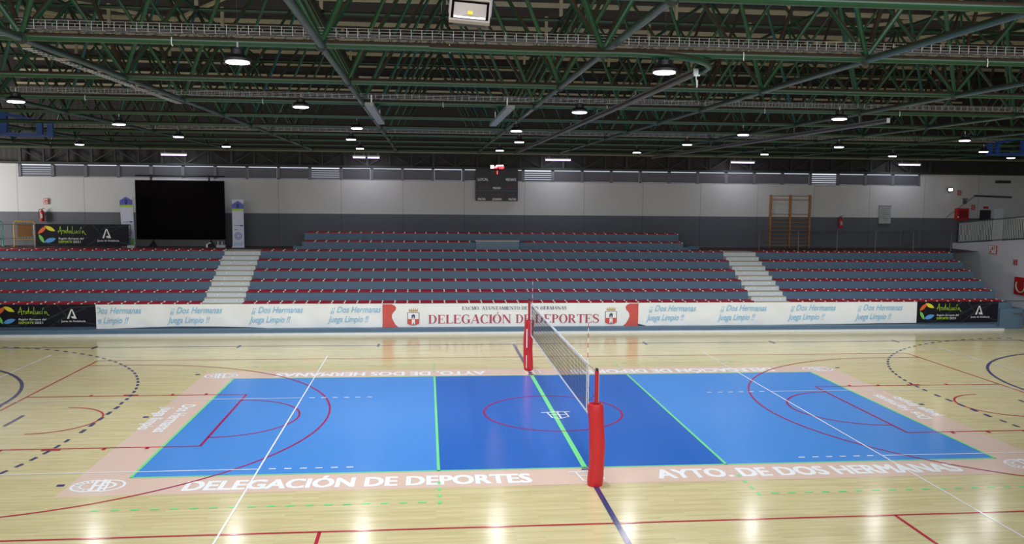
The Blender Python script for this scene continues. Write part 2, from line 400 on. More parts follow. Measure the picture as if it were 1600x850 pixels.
# navy handball lines
t = TX()
for y in (-10, 10): R_(t,-20.3,20.3,y-.03,y+.03)
for x in (-20.2, 20.2): R_(t,x-.04,x+.04,-10,10)
R_(t,-.05,.05,4.6,10); R_(t,-.05,.05,-10,-5.3)
for x in (-15,-10,-5,5,10,15): t.quad((x-.04,9.72),(x+.04,9.72),(x+.04,10.28),(x-.04,10.28))
for s_ in (-1, 1):
    R_(t, s_*13.2-.04, s_*13.2+.04, -.5, .5)
    for sy in (-1, 1):
        q = {(-1,1):(0,90),(-1,-1):(270,360),(1,1):(90,180),(1,-1):(180,270)}[(s_,sy)]
        t.ring(s_*20.2, sy*1.5, 6, 6, .09, .09, q[0], q[1], 40)
        n = 32
        for i in range(n): t.ring(s_*20.2, sy*1.5, 9, 9, .075, .075, q[0]+90*i/n, q[0]+90*(i+.5)/n, 2)
    for k in range(5): R_(t, s_*11.2-.045, s_*11.2+.045, -1.5+.3+.44*2*k/1.6, -1.5+.3+.44*2*k/1.6+.28)
    t.quad((s_*14.2-.045,-1.5),(s_*14.2+.045,-1.5),(s_*14.2+.045,1.5),(s_*14.2-.045,1.5))
for x, y in ((-10.15,-4.87),(-10.16,.14),(-10.2,5.15),(10.2,5.1),(10.15,.19),(10.2,-4.9)): R_(t, x-.07, x+.07, y-.05, y+.05)
for y in (-4.62, 4.62): R_(t,-.09,.09,y-.04,y+.04)
deco(t, Z5, 'navy_handball_lines', NAVY_LN)
# white transverse lines
t = TX()
for s_ in (-1, 1):
    R_(t, s_*6.62-.017, s_*6.62+.017, -9.6, 8.0)
    for y in (-4.15, 1.92):
        R_(t, min(s_*6.62, s_*14.6), max(s_*6.62, s_*14.6), y-.018, y+.018)
        for i in range(6): x = 6.35-i*.31; R_(t, s_*x-.07, s_*x+.07, y-.025, y+.025)
    R_(t, s_*15.9-.025, s_*15.9+.025, 0, 8.65); R_(t, min(s_*12.9,s_*15.9), max(s_*12.9,s_*15.9), 8.2, 8.24)
deco(t, Z5, 'white_court_lines', WHITE_LN)
# lettering painted on the border
def ftext(s_, w, h, cx, cy, rot, bold=.02):
    g0 = glyphs(s_, w-2*bold, h-2*bold, 0, 0); g = TX()
    for k, (dx, dy) in enumerate(((0,0),(1,0),(2,0),(0,2),(1,2),(2,2),(0,1),(2,1),(1,1))): g.add([(v[0]+dx*bold, v[1]+dy*bold*.8, .00012*k) for v in g0.v], g0.f)
    c, sn = math.cos(rot), math.sin(rot)
    out = TX(); out.f = g.f; out.v = [((v[0]-w/2)*c-(v[1]-h/2)*sn+cx, (v[0]-w/2)*sn+(v[1]-h/2)*c+cy, v[2]) for v in g.v]; return out
for s_, w_, h_, cx, cy, rot in (('DELEGACIÓN DE DEPORTES', 6.65, .56, -4.5, -5.05, 0), ('AYTO. DE DOS HERMANAS', 6.45, .56, 4.58, -5.0, 0),
        ('AYTO. DE DOS HERMANAS', 6.45, .56, -4.62, 4.95, PI), ('DELEGACIÓN DE DEPORTES', 6.65, .56, 4.62, 4.95, PI)):
    deco(ftext(s_, w_, h_, cx, cy, rot), Z2, 'floor_lettering', WHITE_LN)
for s_ in (-1, 1):
    g = ftext('Dos Hermanas', 2.6, .36, s_*9.42, .05, s_*PI/2, .012); g2 = ftext('juega limpio', 2.1, .33, s_*9.86, .05, s_*PI/2, .012); g.add(g2.v, g2.f)
    deco(g, Z2, 'floor_lettering', WHITE_LN)
def roundel(cx, cy, rot):
    g = TX(); c, sn = math.cos(rot), math.sin(rot)
    g.ring(-.14,0,.36,.34,.05,.05,40,320,26); g.ring(.14,0,.36,.34,.05,.05,-140,140,26); g.ring(-.14,0,.2,.19,.03,.03,60,300,18); g.ring(.14,0,.2,.19,.06,.06,-120,120,18)
    for a in range(100, 270, 20): a = math.radians(a); g.line([(-.14+.2*math.cos(a), .19*math.sin(a)), (-.14+.34*math.cos(a), .32*math.sin(a))], .035)
    g.line([(-.12,.32),(-.04,-.3)], .06); g.line([(.02,.34),(.1,-.3)], .06); g.line([(.12,.3),(.2,-.26)], .045); g.line([(-.06,0),(.1,0)], .07)
    out = TX(); out.f = g.f; out.v = [(v[0]*c-v[1]*sn+cx, v[0]*sn+v[1]*c+cy, 0) for v in g.v]; return out
for sx in (-1, 1):
    for sy in (-1, 1): deco(layer(roundel(sx*9.45, sy*4.93, 0 if sy < 0 else PI)), Z2, 'floor_emblem', WHITE_LN)
def netlogo(cx, cy, s_=1):
    g = TX(); g.line([(-.3,.30),(.42,.34)], .045); g.line([(-.16,.30),(-.10,-.22)], .035); g.line([(.3,.30),(.34,-.12)], .035)
    g.line([(-.10,-.22),(.12,-.30),(.34,-.12)], .035); g.line([(-.13,.06),(.32,.08)], .03); g.line([(.1,.3),(.12,-.28)], .05); g.ring(.08,.36,.09,.07,.03,.03)
    return TX().merge(g, cx, cy, s_, s_)
for cx, cy in ((0,-.35),(-.08,-5.1),(0,4.95)): deco(layer(netlogo(cx, cy)), Z5+.001, 'floor_emblem', WHITE_LN)

# walls
WY = 20.5
wb = tag(MB().box(-30,32,WY,WY+.3,4.56,6.18).build('wall_back', WALL_HI), kind='structure')
MB().box(-30,32,WY,WY+.3,0,4.56).build('lower_panel', WALL_LO, wb)['label'] = 'dark grey painted lower part of the wall'
MB().box(-30,-22.05,WY,WY+.3,6.18,6.78).box(22.05,32,WY,WY+.3,6.18,6.78).build('upper_panel', WALL_HI, wb)
tag(MB().box(-30,32,-26.3,-26,0,12.2).build('wall_front', WALLR), kind='structure')
tag(MB().box(-30.3,-30,-26,20.8,0,12.2).build('wall_left', WALLR), kind='structure')
tag(MB().box(32,32.3,-26,20.8,0,12.2).build('wall_right_outer', WALLR), kind='structure')
# right side wall with sloping top, carrying the gallery
XW = 23.95
mbw = MB(); ys = [(20.5,3.28),(20.1,3.28),(15.2,3.74),(12,3.95),(-26,3.95)]
for (ya, za), (yb, zb) in zip(ys[:-1], ys[1:]):
    mbw.add([(XW,ya,0),(XW,yb,0),(XW,yb,zb),(XW,ya,za),(XW+.2,ya,0),(XW+.2,yb,0),(XW+.2,yb,zb),(XW+.2,ya,za)], [(0,1,2,3),(7,6,5,4),(3,2,6,7),(0,3,7,4),(1,5,6,2)])
tag(mbw.build('wall_right', WALLR), kind='structure')
tag(MB().box(XW+.2,32,-26,20.45,3.05,3.2).build('trim_1', WALK), kind='structure')
# roof
ceil = tag(MB().box(-30,32,-26,20.8,11.95,12.1).build('ceiling', ROOF), kind='structure')
MB().box(-30,32,WY+.10,WY+.3,6.78,11.95).build('gable_sheet', ROOFBACK, ceil)
def purl(p, q, w=.09, h=.14): return MB().obox(p, q, w, h).build('purlin', CREAM, ceil)
for y in (3.2, 7.0, 11.1, 14.6, 18.0): purl((-29,y,11.75), (31,y,11.75))
for z in (11.55, 11.05, 10.45): purl((-22,WY-.05,z), (24,WY-.05,z), .06, .09)
for p, q in (((-15.4,7.8,11.72),(-12.3,11.2,11.72)), ((-12.3,11.2,11.72),(-9.2,6.6,11.72)), ((-19,6.6,11.72),(-15.8,11.2,11.72)), ((-9.2,6.6,11.72),(-6.2,3.2,11.72)),
             ((9.2,4.4,11.72),(12,9.2,11.72)), ((12,9.2,11.72),(15.6,5.2,11.72)), ((11.9,12.4,11.72),(18.6,8.6,11.72)), ((18.6,8.6,11.72),(22,5,11.72))): purl(p, q, .1, .1)

# windows: louvred band under the eaves
NB = 30; wb_w = 44.0/NB
open_ix = {}
for i in range(NB):
    x0 = -22+i*wb_w; x1 = x0+wb_w
    fr = MB(); fr.box(x0,x0+.07,WY,WY+.12,6.18,6.78).box(x1-.07,x1,WY,WY+.12,6.18,6.78).box(x0,x1,WY,WY+.12,6.18,6.21).box(x0,x1,WY,WY+.12,6.755,6.78)
    wn = tag(fr.build('window_%d' % (i+1), LOUVRE), kind='structure')
    sl = MB(); n = 5; zz0, zz1 = 6.215, 6.722
    op = 1.0
    if i in (16, 26): op = .80
    if i in (0, 9): op = .88
    dz = (zz1-zz0)/n
    for k in range(n):
        z = zz0+dz*k; sl.add([(x0+.07,WY+.07,z),(x1-.07,WY+.07,z),(x1-.07,WY+.015,z+dz*(1.08 if op > .9 else op)),(x0+.07,WY+.015,z+dz*(1.08 if op > .9 else op))], [(0,1,2,3)])
    if op > .9 and i % 3 == 1 and i > 3: sl.v = [((x-.010 if x > x0+.5 else x+.006), y, z) for x, y, z in sl.v]
    sl.build('louvre_blades', LOUVRE, wn)
# lattice girder standing on the wall head
lg = thing('lattice_girder', 'dark lattice girder running above the louvred windows on the far wall', 'girder', (0, WY-.1, 6.8))
for name, z, h in (('bottom_flange', .03, .09), ('top_flange', .74, .1)):
    MB().box(-30,32,-.07,.07,z-h/2,z+h/2).build(name, DARKFR, lg)
k = 0
for i in range(43):
    x = -21.9+i*1.055
    MB().box(x-(.06 if i % 3 == 0 else .03),x+(.06 if i % 3 == 0 else .03),-.05,.05,.05,.72).build('upright', DARKFR, lg)
    if i < 42: MB().obox((x,0,.06 if i % 2 else .70),(x+1.055,0,.70 if i % 2 else .06),.05,.05).build('diagonal', DARKFR, lg)

# ================================================================== ROOF SPACE FRAME
ZB, ZT = 7.47, 10.95
PX, X0 = 3.63, -8.2
BX = [X0+PX*j for j in range(-5, 10)]
BY = [-20.8, -17.2, -13.35, -10.15, -6.5, -3.1, .3, 3.65, 6.9, 10.2, 13.6, 16.9]
TXs = [x+PX/2 for x in BX[:-1]]; TY = [(a+b)/2 for a, b in zip(BY[:-1], BY[1:])]
fr = thing('roof_space_frame', 'green painted tubular steel space frame carrying the roof', 'roof truss', (0,0,ZB))
for y in BY: MB().tube([(BX[0],y,0),(BX[-1],y,0)], .052, 12).build('bottom_chord', GREEN, fr, True)
for x in BX: MB().tube([(x,BY[0],-.02),(x,BY[-1],-.02)], .047, 12).build('bottom_chord', GREEN2, fr, True)
dz = ZT-ZB
for y in TY: MB().tube([(TXs[0],y,dz),(TXs[-1],y,dz)], .055, 8).build('top_chord', GREEN, fr, True)
for x in TXs: MB().tube([(x,TY[0],dz),(x,TY[-1],dz)], .05, 8).build('top_chord', GREEN, fr, True)
struts = []
for i, y in enumerate(BY):
    for x in BX:
        for ty in TY:
            for tx in TXs:
                if abs(abs(tx-x)-PX/2) < .01 and abs(ty-y) < 2.3: struts.append(((x,y,.02),(tx,ty,dz-.02)))
camp = Vector((-3.24,-21.44,0))
vis = lambda s_: (s_[0][1] > -15) and abs((s_[0][0]+3.24)-.1*(s_[0][1]+21.4)) < .6*(s_[0][1]+21.4)+.5
struts.sort(key=lambda s_: (not vis(s_), (Vector((s_[0][0], s_[0][1], 0))-camp).length))
for a, b in struts[:98]: MB().tube([a, b], .037, 8).build('web_strut', GREEN, fr, True)
mb = MB()
for a, b in struts[98:]: mb.tube([a, b], .037, 7)
tag(mb.build('web_struts', GREEN, fr, True), kind='stuff')
nodes = sorted([(x, y, -.01) for x in BX for y in BY], key=lambda n: (n[1] < -15, (Vector((n[0], n[1], 0))-camp).length))
for n in nodes[:98]: MB().ball(n, .085).build('joint', JOINT, fr, True)
mb = MB()
for n in nodes[98:]: mb.ball(n, .085)
for x in TXs:
    for y in TY: mb.ball((x, y, dz), .11)
tag(mb.build('joints', JOINT, fr, True), kind='stuff')
mb = MB()
for x in TXs:
    for y in TY: mb.box(x-.05, x+.05, y-.05, y+.05, dz+.05, 11.7-ZB)
tag(mb.build('roof_stubs', CREAM, fr), kind='stuff')
# curved tube end by the curtain roll
MB().tube([(-3.2,-10.2,-.02),(-2.2,-10.5,-.08),(-1.4,-10.8,-.13),(-.76,-10.92,-.14),(-.37,-10.86,-.14),(-.06,-10.76,-.14),(.22,-10.55,-.14),(.43,-10.27,-.14),(.55,-10.0,-.14),(.57,-9.78,-.15),(.50,-9.64,-.16)], .042, 10).build('curved_tube', GREEN, fr, True)

for x, y in [(-6.4,-10.15),(-2.95,-10.15),(.95,-10.15),(4.4,-10.15),(-10.1,-3.1),(-6.6,-3.1),(-2.9,-3.1),(.6,-3.1),(4.1,-3.1),(7.2,-3.1)]:
    MB().tube([(x,y-.055,.03),(x,y-.07,-.02),(x,y-.06,-.06),(x+.01,y-.045,-.075)], .006, 6).build('cable_hook', WHITE, fr)
# cable trays lying on the chords
def tray(name, label, y, x0, x1, z, h, step, r, cables=True):
    th = thing(name, label, 'cable tray', (0, y, z))
    mb = MB()
    for yy, zz in ((-.10,h),(-.10,h*.66),(-.10,.0),(.10,h),(.10,.0),(0,0),(-.10,h*.33)): mb.tube([(x0,yy,zz),(x1,yy,zz)], r, 4)
    x = x0
    while x < x1: mb.box(x-r,x+r,-.10-r,-.10+r,0,h).box(x-r,x+r,.10-r,.10+r,0,h).box(x-r,x+r,-.1,.1,-r,r); x += step
    mb.build('wire_basket', WIRE, th)
    if cables:
        mb = MB()
        for k in range(5):
            yy = -.06+.03*k; mb.tube([(x0+.9*j, yy+random.uniform(-.01,.01), .025+random.uniform(0,.02)) for j in range(int((x1-x0)/.9)+1)], .012, 5)
        mb.build('cables', CABLE, th)
    return th
tray('cable_tray', 'zinc wire cable tray lying on the nearest full-width green tube', -10.1, -8.3, 6.5, ZB+.09, .11, .135, .0032)
tray('cable_tray', 'wire cable tray on the third green tube beam counted from the camera', -3.1, -11.5, 12.0, ZB+.08, .09, .15, .004, False)
tray('cable_tray', 'wire cable tray crossing the roof above the middle row of lamps', 6.9, -19, 17.0, ZB+.08, .10, .22, .006, False)
th = thing('cable_tray', 'narrow wire tray clipped under the sloping-looking green tube at upper left', 'cable tray', (-8.2,0,ZB-.10))
mb = MB()
for xx in (-.06,.0,.06): mb.tube([(xx,-10,-.02),(xx,-3.4,-.02)], .003, 4)
y = -10
while y < -3.4: mb.box(-.06,.06,y-.004,y+.004,-.03,-.022); y += .14
mb.build('wire_basket', WIRE, th)
# pale conduit bar near the far end
tag(MB().tube([(-24,17.1,ZB-.06),(27,17.1,ZB-.06)], .07, 10).build('roof_pipe', mat('pipe_olive', (.14,.15,.10), .5), None, True), 'long olive grey pipe running across the hall below the roof near the far wall', 'pipe')

# hanging curtain rolls and grey panels
def roll(x, y0, y1, z, label, r=.1):
    th = thing('curtain_roll', label, 'curtain', (x, (y0+y1)/2, z))
    L = (y1-y0)/2
    MB().box(-.035,.035,-L,L,.01,.04).build('headbox', CURT, th)
    MB().tube([(0,-L,-.03),(0,L,-.03)], r*.34, 12).build('rolled_cloth', CURT, th, True)
    for yb in BY:
        if y0+.2 < yb < y1: MB().box(-.012,.012,yb-(y0+y1)/2-.012,yb-(y0+y1)/2+.012,.03,ZB-z).build('hanger', CURT, th)
    MB().box(-.035,.035,-L-.015,-L,-.06,.04).build('end_plate', STEEL, th)
    return th
cr = roll(.40, -9.9, 14.5, 7.28, 'long grey rolled divider curtain with hanging white crank hook')
mb = MB().tube([(.0,-12.23,-.05),(.0,-12.23,-.10),(.01,-12.24,-.20)], .008, 8).tube([(.01,-12.24,-.12),(.01,-12.24,-.22)], [.013,.009], 8).box(-.03,.05,-12.24,-12.215,-.065,-.045)
mb.build('crank_hook', WHITE, cr)
roll(6.3, -4.3, 14.5, 7.2, 'shorter grey rolled divider curtain right of the hooked one')
for x, lab in ((-4.31, 'grey flat ceiling panel left of the long curtain roll'), (-1.66, 'grey flat ceiling panel beside the long curtain roll')):
    th = thing('ceiling_panel', lab, 'heater', (x, -2.9, 7.24))
    MB().box(-.08,.08,-2.2,2.2,-.03,.03).build('panel', GREYP, th)
    MB().box(-.012,.012,-1.5,-1.47,.03,.25).box(-.012,.012,1.47,1.5,.03,.25).build('hanger', STEEL, th)

# ================================================================== LAMPS
def make_lamp(label):
    th = thing('high_bay_lamp', label, 'ceiling lamp', (0,0,7.12), 0)
    MB().lathe((0,0,0), [(.13,.0),(.155,.012),(.16,.04),(.13,.07),(.08,.09),(.075,.15),(.03,.17)], 20).build('housing', BLACK, th, True)
    MB().lathe((0,0,0), [(.122,-.014),(.138,-.006),(.13,.003)], 20).build('lens', LAMPON, th, True)
    MB().tube([(0,0,.17),(0,0,.24)], .012, 6).build('hook', STEEL, th)
    MB().tube([(0,0,.24),(0,0,4.82)], .0022, 5).build('suspension_wire', BLACK, th)
    l = bpy.data.lights.new('bulb', 'AREA'); l.shape = 'DISK'; l.size = .26; l.energy = LAMP_W; l.color = (.96,.97,1.0); l.spread = math.radians(150)
    lo = bpy.data.objects.new('bulb', l); COL.objects.link(lo); lo.parent = th; lo.location = (0,0,-.05)
    return th
rows = [(-10.85, [-5.47,-.3], 'nearest row, under the cable tray beam'), (-5.5, [-10.38,-5.5,-.41,4.82], 'second row from the camera'),
        (-.5, [-10.36,-4.9,-1.07,4.63,11.0], 'third row from the camera'), (3.95, [-10.26,-5.42,-.52,4.57,9.35,15.0], 'fourth row from the camera'),
        (9.1, [-14.93,-10.1,-5.56,-.66,4.3,9.07,14.0,18.7], 'farthest row of round lamps')]
ordn = ['leftmost', 'second from left', 'third from left', 'fourth from left', 'fifth from left', 'sixth from left', 'seventh from left', 'eighth from left']
real = {(-.5,11.0):.25, (3.95,15.0):5.3, (-5.5,4.82):-5.15}
proto = None
for y, xs, rn in rows:
    for i, x in enumerate(xs):
        lab = 'round glowing high bay lamp, %s in the %s' % ('rightmost' if i == len(xs)-1 else ordn[i], rn)
        yy = real.get((y,x), y); loc = (x, yy, 7.12)
        if proto is None: proto = make_lamp(lab); proto.location = loc; proto['group'] = 'round high bay lamps'
        else: dup(proto, loc, lab, 'round high bay lamps')
# tube lights by the far wall
tl = None
for x0_, x1_, lab in ((-15.3,-14.15,'lit batten tube above the left end of the black screen'), (-6.67,-6.07,'left one of the paired short lit tubes near the far wall'), (-6.0,-5.42,'right one of the paired short lit tubes near the far wall'),
                   (2.38,3.62,'lit batten tube just right of the scoreboard'), (11.5,12.7,'lit batten tube to the left of the wall bars'), (20.1,21.25,'lit batten tube farthest right near the far wall')):
    cx = (x0_+x1_)/2; L = (x1_-x0_)/2
    th = thing('tube_light', lab, 'tube light', (cx, 19.3, 7.22), 0, 'tube lights along the far wall')
    MB().box(-L,L,-.05,.05,.03,.09).build('batten', WHITE, th)
    MB().tube([(-L+.02,0,0),(L-.02,0,0)], .035, 10).build('tube', TUBEON, th, True)
    MB().box(-L*.7-.01,-L*.7+.01,-.01,.01,.09,.22).box(L*.7-.01,L*.7+.01,-.01,.01,.09,.22).build('hanger', STEEL, th)
    l = bpy.data.lights.new('glow', 'AREA'); l.shape = 'RECTANGLE'; l.size = 2*L; l.size_y = .08; l.energy = 14*L/.6; l.color = (.9,.9,1.0)
    lo = bpy.data.objects.new('glow', l); COL.objects.link(lo); lo.parent = th; lo.location = (0,0,-.05); lo.rotation_euler = (math.radians(20),0,0)
# flood light on the right wall
th = thing('flood_light', 'small lit floodlight on the far wall near its right corner', 'floodlight', (23.55,20.38,6.02))
MB().box(-.10,.10,-.06,.06,-.07,.07).build('body', BLACK, th); MB().box(-.09,.09,-.08,-.062,-.06,.06).build('lens', FLOODON, th); MB().box(-.02,.02,.05,.12,-.16,.0).build('bracket', STEEL, th)

# big floodlight near the camera
th = thing('floodlight', 'large square LED floodlight with pale bezel hanging at top centre', 'floodlight', (-2.93,-15.1,6.915))
th.rotation_euler = Euler((math.radians(-14), math.radians(4.5), math.radians(-4)))
w2, h2 = .148, .088
mb = MB()
mb.box(-w2,w2,-.02,.03,h2-.014,h2).box(-w2,w2,-.02,.03,-h2,-h2+.014).box(-w2,-w2+.012,-.02,.03,-h2+.014,h2-.014).box(w2-.012,w2,-.02,.03,-h2+.014,h2-.014); mb.build('bezel', BEZEL, th)
iw, ih = w2-.03, h2-.028
mb = MB(); a, b_ = w2-.012, h2-.014
mb.box(-a,a,-.005,.03,ih,b_).box(-a,a,-.005,.03,-b_,-ih).box(-a,-iw,-.005,.03,-ih,ih).box(iw,a,-.005,.03,-ih,ih); mb.build('inner_frame', BLACKM, th)
mb = MB(); c_ = .02; d_ = .014
mb.add([(-iw,0,-ih),(iw,0,-ih),(iw,0,ih),(-iw,0,ih),(-c_,.05,-d_+.01),(c_,.05,-d_+.01),(c_,.05,d_+.01),(-c_,.05,d_+.01)], [(0,1,5,4),(1,2,6,5),(2,3,7,6),(3,0,4,7)])
mb.build('reflector', REFL, th, fix=False)
MB().box(-c_,c_,.045,.05,-d_+.01,d_+.01).build('led_chip', CHIP, th)
MB().tube([(-iw+.006,.0,-ih+.008),(iw-.006,.0,-ih+.008)], .0075, 8).build('lit_edge', mat('lit_edge', (1,.97,1), emit=1.6), th)
MB().box(-.12,.12,.055,.11,-.07,.07).build('heatsink', BLACK, th)
MB().box(-w2-.008,-w2,0,.03,-.02,.14).box(w2,w2+.008,0,.03,-.02,.14).box(-w2-.008,w2+.008,0,.03,.14,.148).box(-.01,.01,.005,.025,.148,.6).build('bracket', STEEL, th)

# ================================================================== GRANDSTAND
gs = thing('grandstand', 'blue grey concrete grandstand with stepped tiers along the far wall', 'grandstand', (0,13.25,0))
Y0 = 0.0; TR = .8; RI = .365; ZT0 = 1.15
tiers = []
SEGS = [(-27,-12.1),(-10.55,10.55),(12.1,21.9)]
for i in range(6):
    for a, b in SEGS: MB().box(a, b, .8*i, .8*i+.8 if i < 5 else 7.2, 0, ZT0+RI*i).build('tier', STAND, gs)
MB().box(-27,23.9,5.05,7.24,ZT0+RI*5,ZT0+RI*5+.012).build('walkway', WALK, gs)
for i in (6, 7): MB().box(-8.85,8.85,.8*i,.8*i+.8 if i < 7 else 7.2,ZT0+RI*5,ZT0+RI*i).build('tier', STAND, gs)
for s_ in (-1, 1): MB().box(min(s_*8.85,s_*9.25),max(s_*8.85,s_*9.25),4.8,6.2,ZT0+RI*5,ZT0+RI*5+.17).build('side_step', STAND, gs)
MB().box(8.0 if 0 else 8.85,9.9,5.6,7.2,ZT0+RI*5,ZT0+RI*5+.17).build('side_step', STAND, gs)
MB().box(-27,21.9,-.36,0,0,1.12).build('front_wall', STAND, gs)
MB().box(-27,20.9,-.80,-.40,0,.24).build('front_step', STAND, gs)
MB().box(-27,21.1,-.84,-.80,0,.15).build('front_step', STAND, gs)
MB().box(-27,21.2,-.93,-.84,0,.09).build('kerb_strip', WHITE, gs)
MB().box(21.3,22.35,-.45,.6,0,.88).build('end_block', STAND, gs)
MB().box(21.9,23.9,.6,3.2,0,.55).build('end_block', STAND, gs)
for a, b in ((-12.1,-10.55),(10.55,12.1)):
    mb = MB(); nm = MB(); sd = []
    for i in range(-1, 5):
        for h in (0, 1):
            z1 = ZT0+RI*i+RI*(h+1)/2; y0 = .8*i+.4+.4*h
            if z1 < 1.0: continue
            mb.box(a, b, y0, 7.15 if (i == 4 and h) else y0+.42, 0, z1)
            nm.box(a, b, y0-.012, y0+.06, z1-.018, z1+.006)
            for q in (.28, .82): sd.append((a+(b-a)*q, y0, z1-.10))
    st = mb.build('aisle_steps', STEPW, gs); nm.build('nosing', NOSE, st); 
    for x, y0, z1 in sd: MB().box(x-.022, x+.022, y0-.02, y0, z1-.022, z1+.022).build('stud', STUD, st)

# seats
SP = .5024
def make_seat():
    th = thing('stadium_seat', 'seat', 'seat')
    prof = [(0,0),(.0,.028),(.02,.045),(.10,.050),(.25,.036),(.38,.042),(.44,.062),(.46,.060),(.46,.0)]
    w2 = .222; mb = MB(); n = len(prof)
    xs = [-w2,-w2+.02,w2-.02,w2]
    for xi, x in enumerate(xs):
        for (y, z) in prof: mb.v.append((x, y+(.006 if xi in (0,3) else 0), max(0, z-(.012 if xi in (0,3) else 0))))
    for k in range(3):
        for i in range(n-1): mb.f.append((k*n+i, k*n+i+1, (k+1)*n+i+1, (k+1)*n+i))
    mb.f.append(tuple(range(n))); mb.f.append(tuple(range(3*n, 4*n)))
    mb.build('shell', SEAT, th, True)
    b = MB().box(w2+.004,w2+.054,-.012,.05,.0,.040).box(w2+.010,w2+.048,.05,.40,.0,.030).box(w2+.004,w2+.054,.40,.455,.0,.062); b.build('bracket', BRACKET, th)
    return th
proto = make_seat()
RN = ['front row', 'second row', 'third row', 'fourth row', 'fifth row', 'sixth row', 'seventh row', 'top row']
cnt = 0; used = False; rest = []
def rowseats(i):
    out = []
    if i < 6: segs = [('left block', -12.12-20*SP, 20), ('centre block', -10.55, 42), ('right block', 12.13, 19)]
    elif i == 6: segs = [('centre block', -8.79, 15), ('centre block', 1.25, 15)]
    else: segs = [('centre block', -8.79, 35)]
    for nm, xa, n in segs:
        for k in range(n): out.append((nm, xa+SP*(k+.5)))
    return out
for i in range(8):
    ordr = sorted(rowseats(i), key=lambda s_: abs(s_[1]))
    for nm, x in ordr:
        loc = (x, 13.21+.8*i, ZT0+RI*i)
        hidden = i < 6 and x < -19.6-.35*i
        if cnt < 300 and not hidden:
            lab = 'red plastic bench seat in the %s, %s of the grandstand' % (RN[i], nm)
            if i == 3: lab = 'red plastic bench seat in the middle stretch of the fourth row, %s' % nm
            gp = 'red seats, %s, %s' % (RN[i], nm)
            if not used: proto.location = loc; proto['label'] = lab; proto['group'] = gp; used = True
            else: dup(proto, loc, lab, gp)
            cnt += 1
        else: rest.append(loc)
sh, br = [c for c in proto.children if c.name.startswith('shell')][0], [c for c in proto.children if c.name.startswith('bracket')][0]
def joined(srcs, name, material, parent):
    mb = MB()
    for loc in rest: mb.add([(v.co.x+loc[0], v.co.y+loc[1], v.co.z+loc[2]) for v in srcs.data.vertices], [tuple(p.vertices) for p in srcs.data.polygons])
    return mb.build(name, material, parent, True)
rs = tag(joined(sh, 'stadium_seats', SEAT, None), 'remaining red plastic bench seats filling the upper rows of the grandstand', 'seat', 'red seats, upper rows', 'stuff')
joined(br, 'brackets', BRACKET, rs)
# judges table box
th = thing('press_desk', 'blue grey desk block with cream top edge amid the upper seats', 'desk', (.02,18.0,ZT0+RI*5+.365))
MB().box(-1.0,1.0,-.1,.55,-.36,.06).build('body', mat('desk_body', (0.15,0.23,0.32), .6), th); MB().box(-1.02,1.02,-.12,.57,.06,.10).build('top', mat('desk_top', (.55,.5,.4), .5), th)

# ================================================================== BANNERS
def wav(x, z, ph=0, amp=.012): return amp*(math.sin(x*2.1+ph+z*1.3)+.6*math.sin(x*4.7+z*3.1+ph*2)+.4*math.sin(x*1.1-z*4.0)+.35*math.sin(x*3.3+z*5.0+ph)**2+.3*math.sin(x*2.3-z*5.5+ph*3)**2)
def banner(name, label, x0, x1, z0, z1, y, material, ph, amp=.012, sag=None):
    n = int((x1-x0)/.08); mb = MB(); m_ = 12
    for j in range(m_+1):
        for i in range(n+1):
            x = x0+(x1-x0)*i/n; zb = z0+(sag(x) if sag else 0); z = zb+(z1-zb)*j/m_
            mb.v.append((x, y-wav(x, z, ph, amp), z))
    N_ = len(mb.v)
    for v in list(mb.v): mb.v.append((v[0], v[1]+.004, v[2]))
    for j in range(m_):
        for i in range(n):
            a = j*(n+1)+i; mb.f.append((a, a+1, a+n+2, a+n+1)); mb.f.append((N_+a, N_+a+n+1, N_+a+n+2, N_+a+1))
    root = thing(name, label, 'banner'); mb.build('cloth', material, root, True, fix=False)
    def put(t, nm, material, off=.012, lab=None):
        t = layer(t)
        t.place(lambda u, v: (u, y-wav(u, v, ph, amp)-off, v)); o = t.build(nm, material, root, fix=False)
        # face the camera side
        for p in o.data.polygons:
            if p.normal.y > 0: p.flip()
        if lab: o['label'] = lab
        return o
    return root, put
def at(t, x, z, sx=1, sy=1): return TX().merge(t, x, z, sx, sy)
# handwritten word
def handword():
    t = TX(); w = .045; L = lambda p, ww=w: t.line(p, ww)
    L([(0,.25),(.22,.95)]); L([(.22,.95),(.34,.12)],.06); L([(-.05,.42),(.45,.50)])
    L([(.50,.55),(.50,.22)]); L([(.50,.45),(.62,.55),(.68,.20)])
    L([(.92,.55),(.76,.45),(.82,.22),(.95,.45),(1.0,.95),(1.02,.22)])
    L([(1.30,.50),(1.14,.45),(1.18,.22),(1.32,.45),(1.38,.18)])
    L([(1.50,.95),(1.48,.2),(1.6,.22)]); L([(1.68,.50),(1.68,.22),(1.84,.28),(1.88,.52),(1.92,.2)])
    L([(2.16,.50),(2.02,.42),(2.06,.22),(2.2,.26)]); L([(2.30,.52),(2.30,.22)]); L([(2.32,.68),(2.44,.88)])
    L([(2.66,.50),(2.50,.45),(2.54,.22),(2.68,.42),(2.82,.10),(2.95,.06)])
    return t
def leafshape(cx, cy, a, l, w):
    t = TX(); pts = []; c, s_ = math.cos(a), math.sin(a)
    for i in range(11): u = -1+2*i/10; pts.append((u*l, w*(1-u*u)))
    for i in range(9, 0, -1): u = -1+2*i/10; pts.append((u*l, -w*(1-u*u)))
    return t.quad(*[(cx+x*c-y*s_, cy+x*s_+y*c) for x, y in pts])
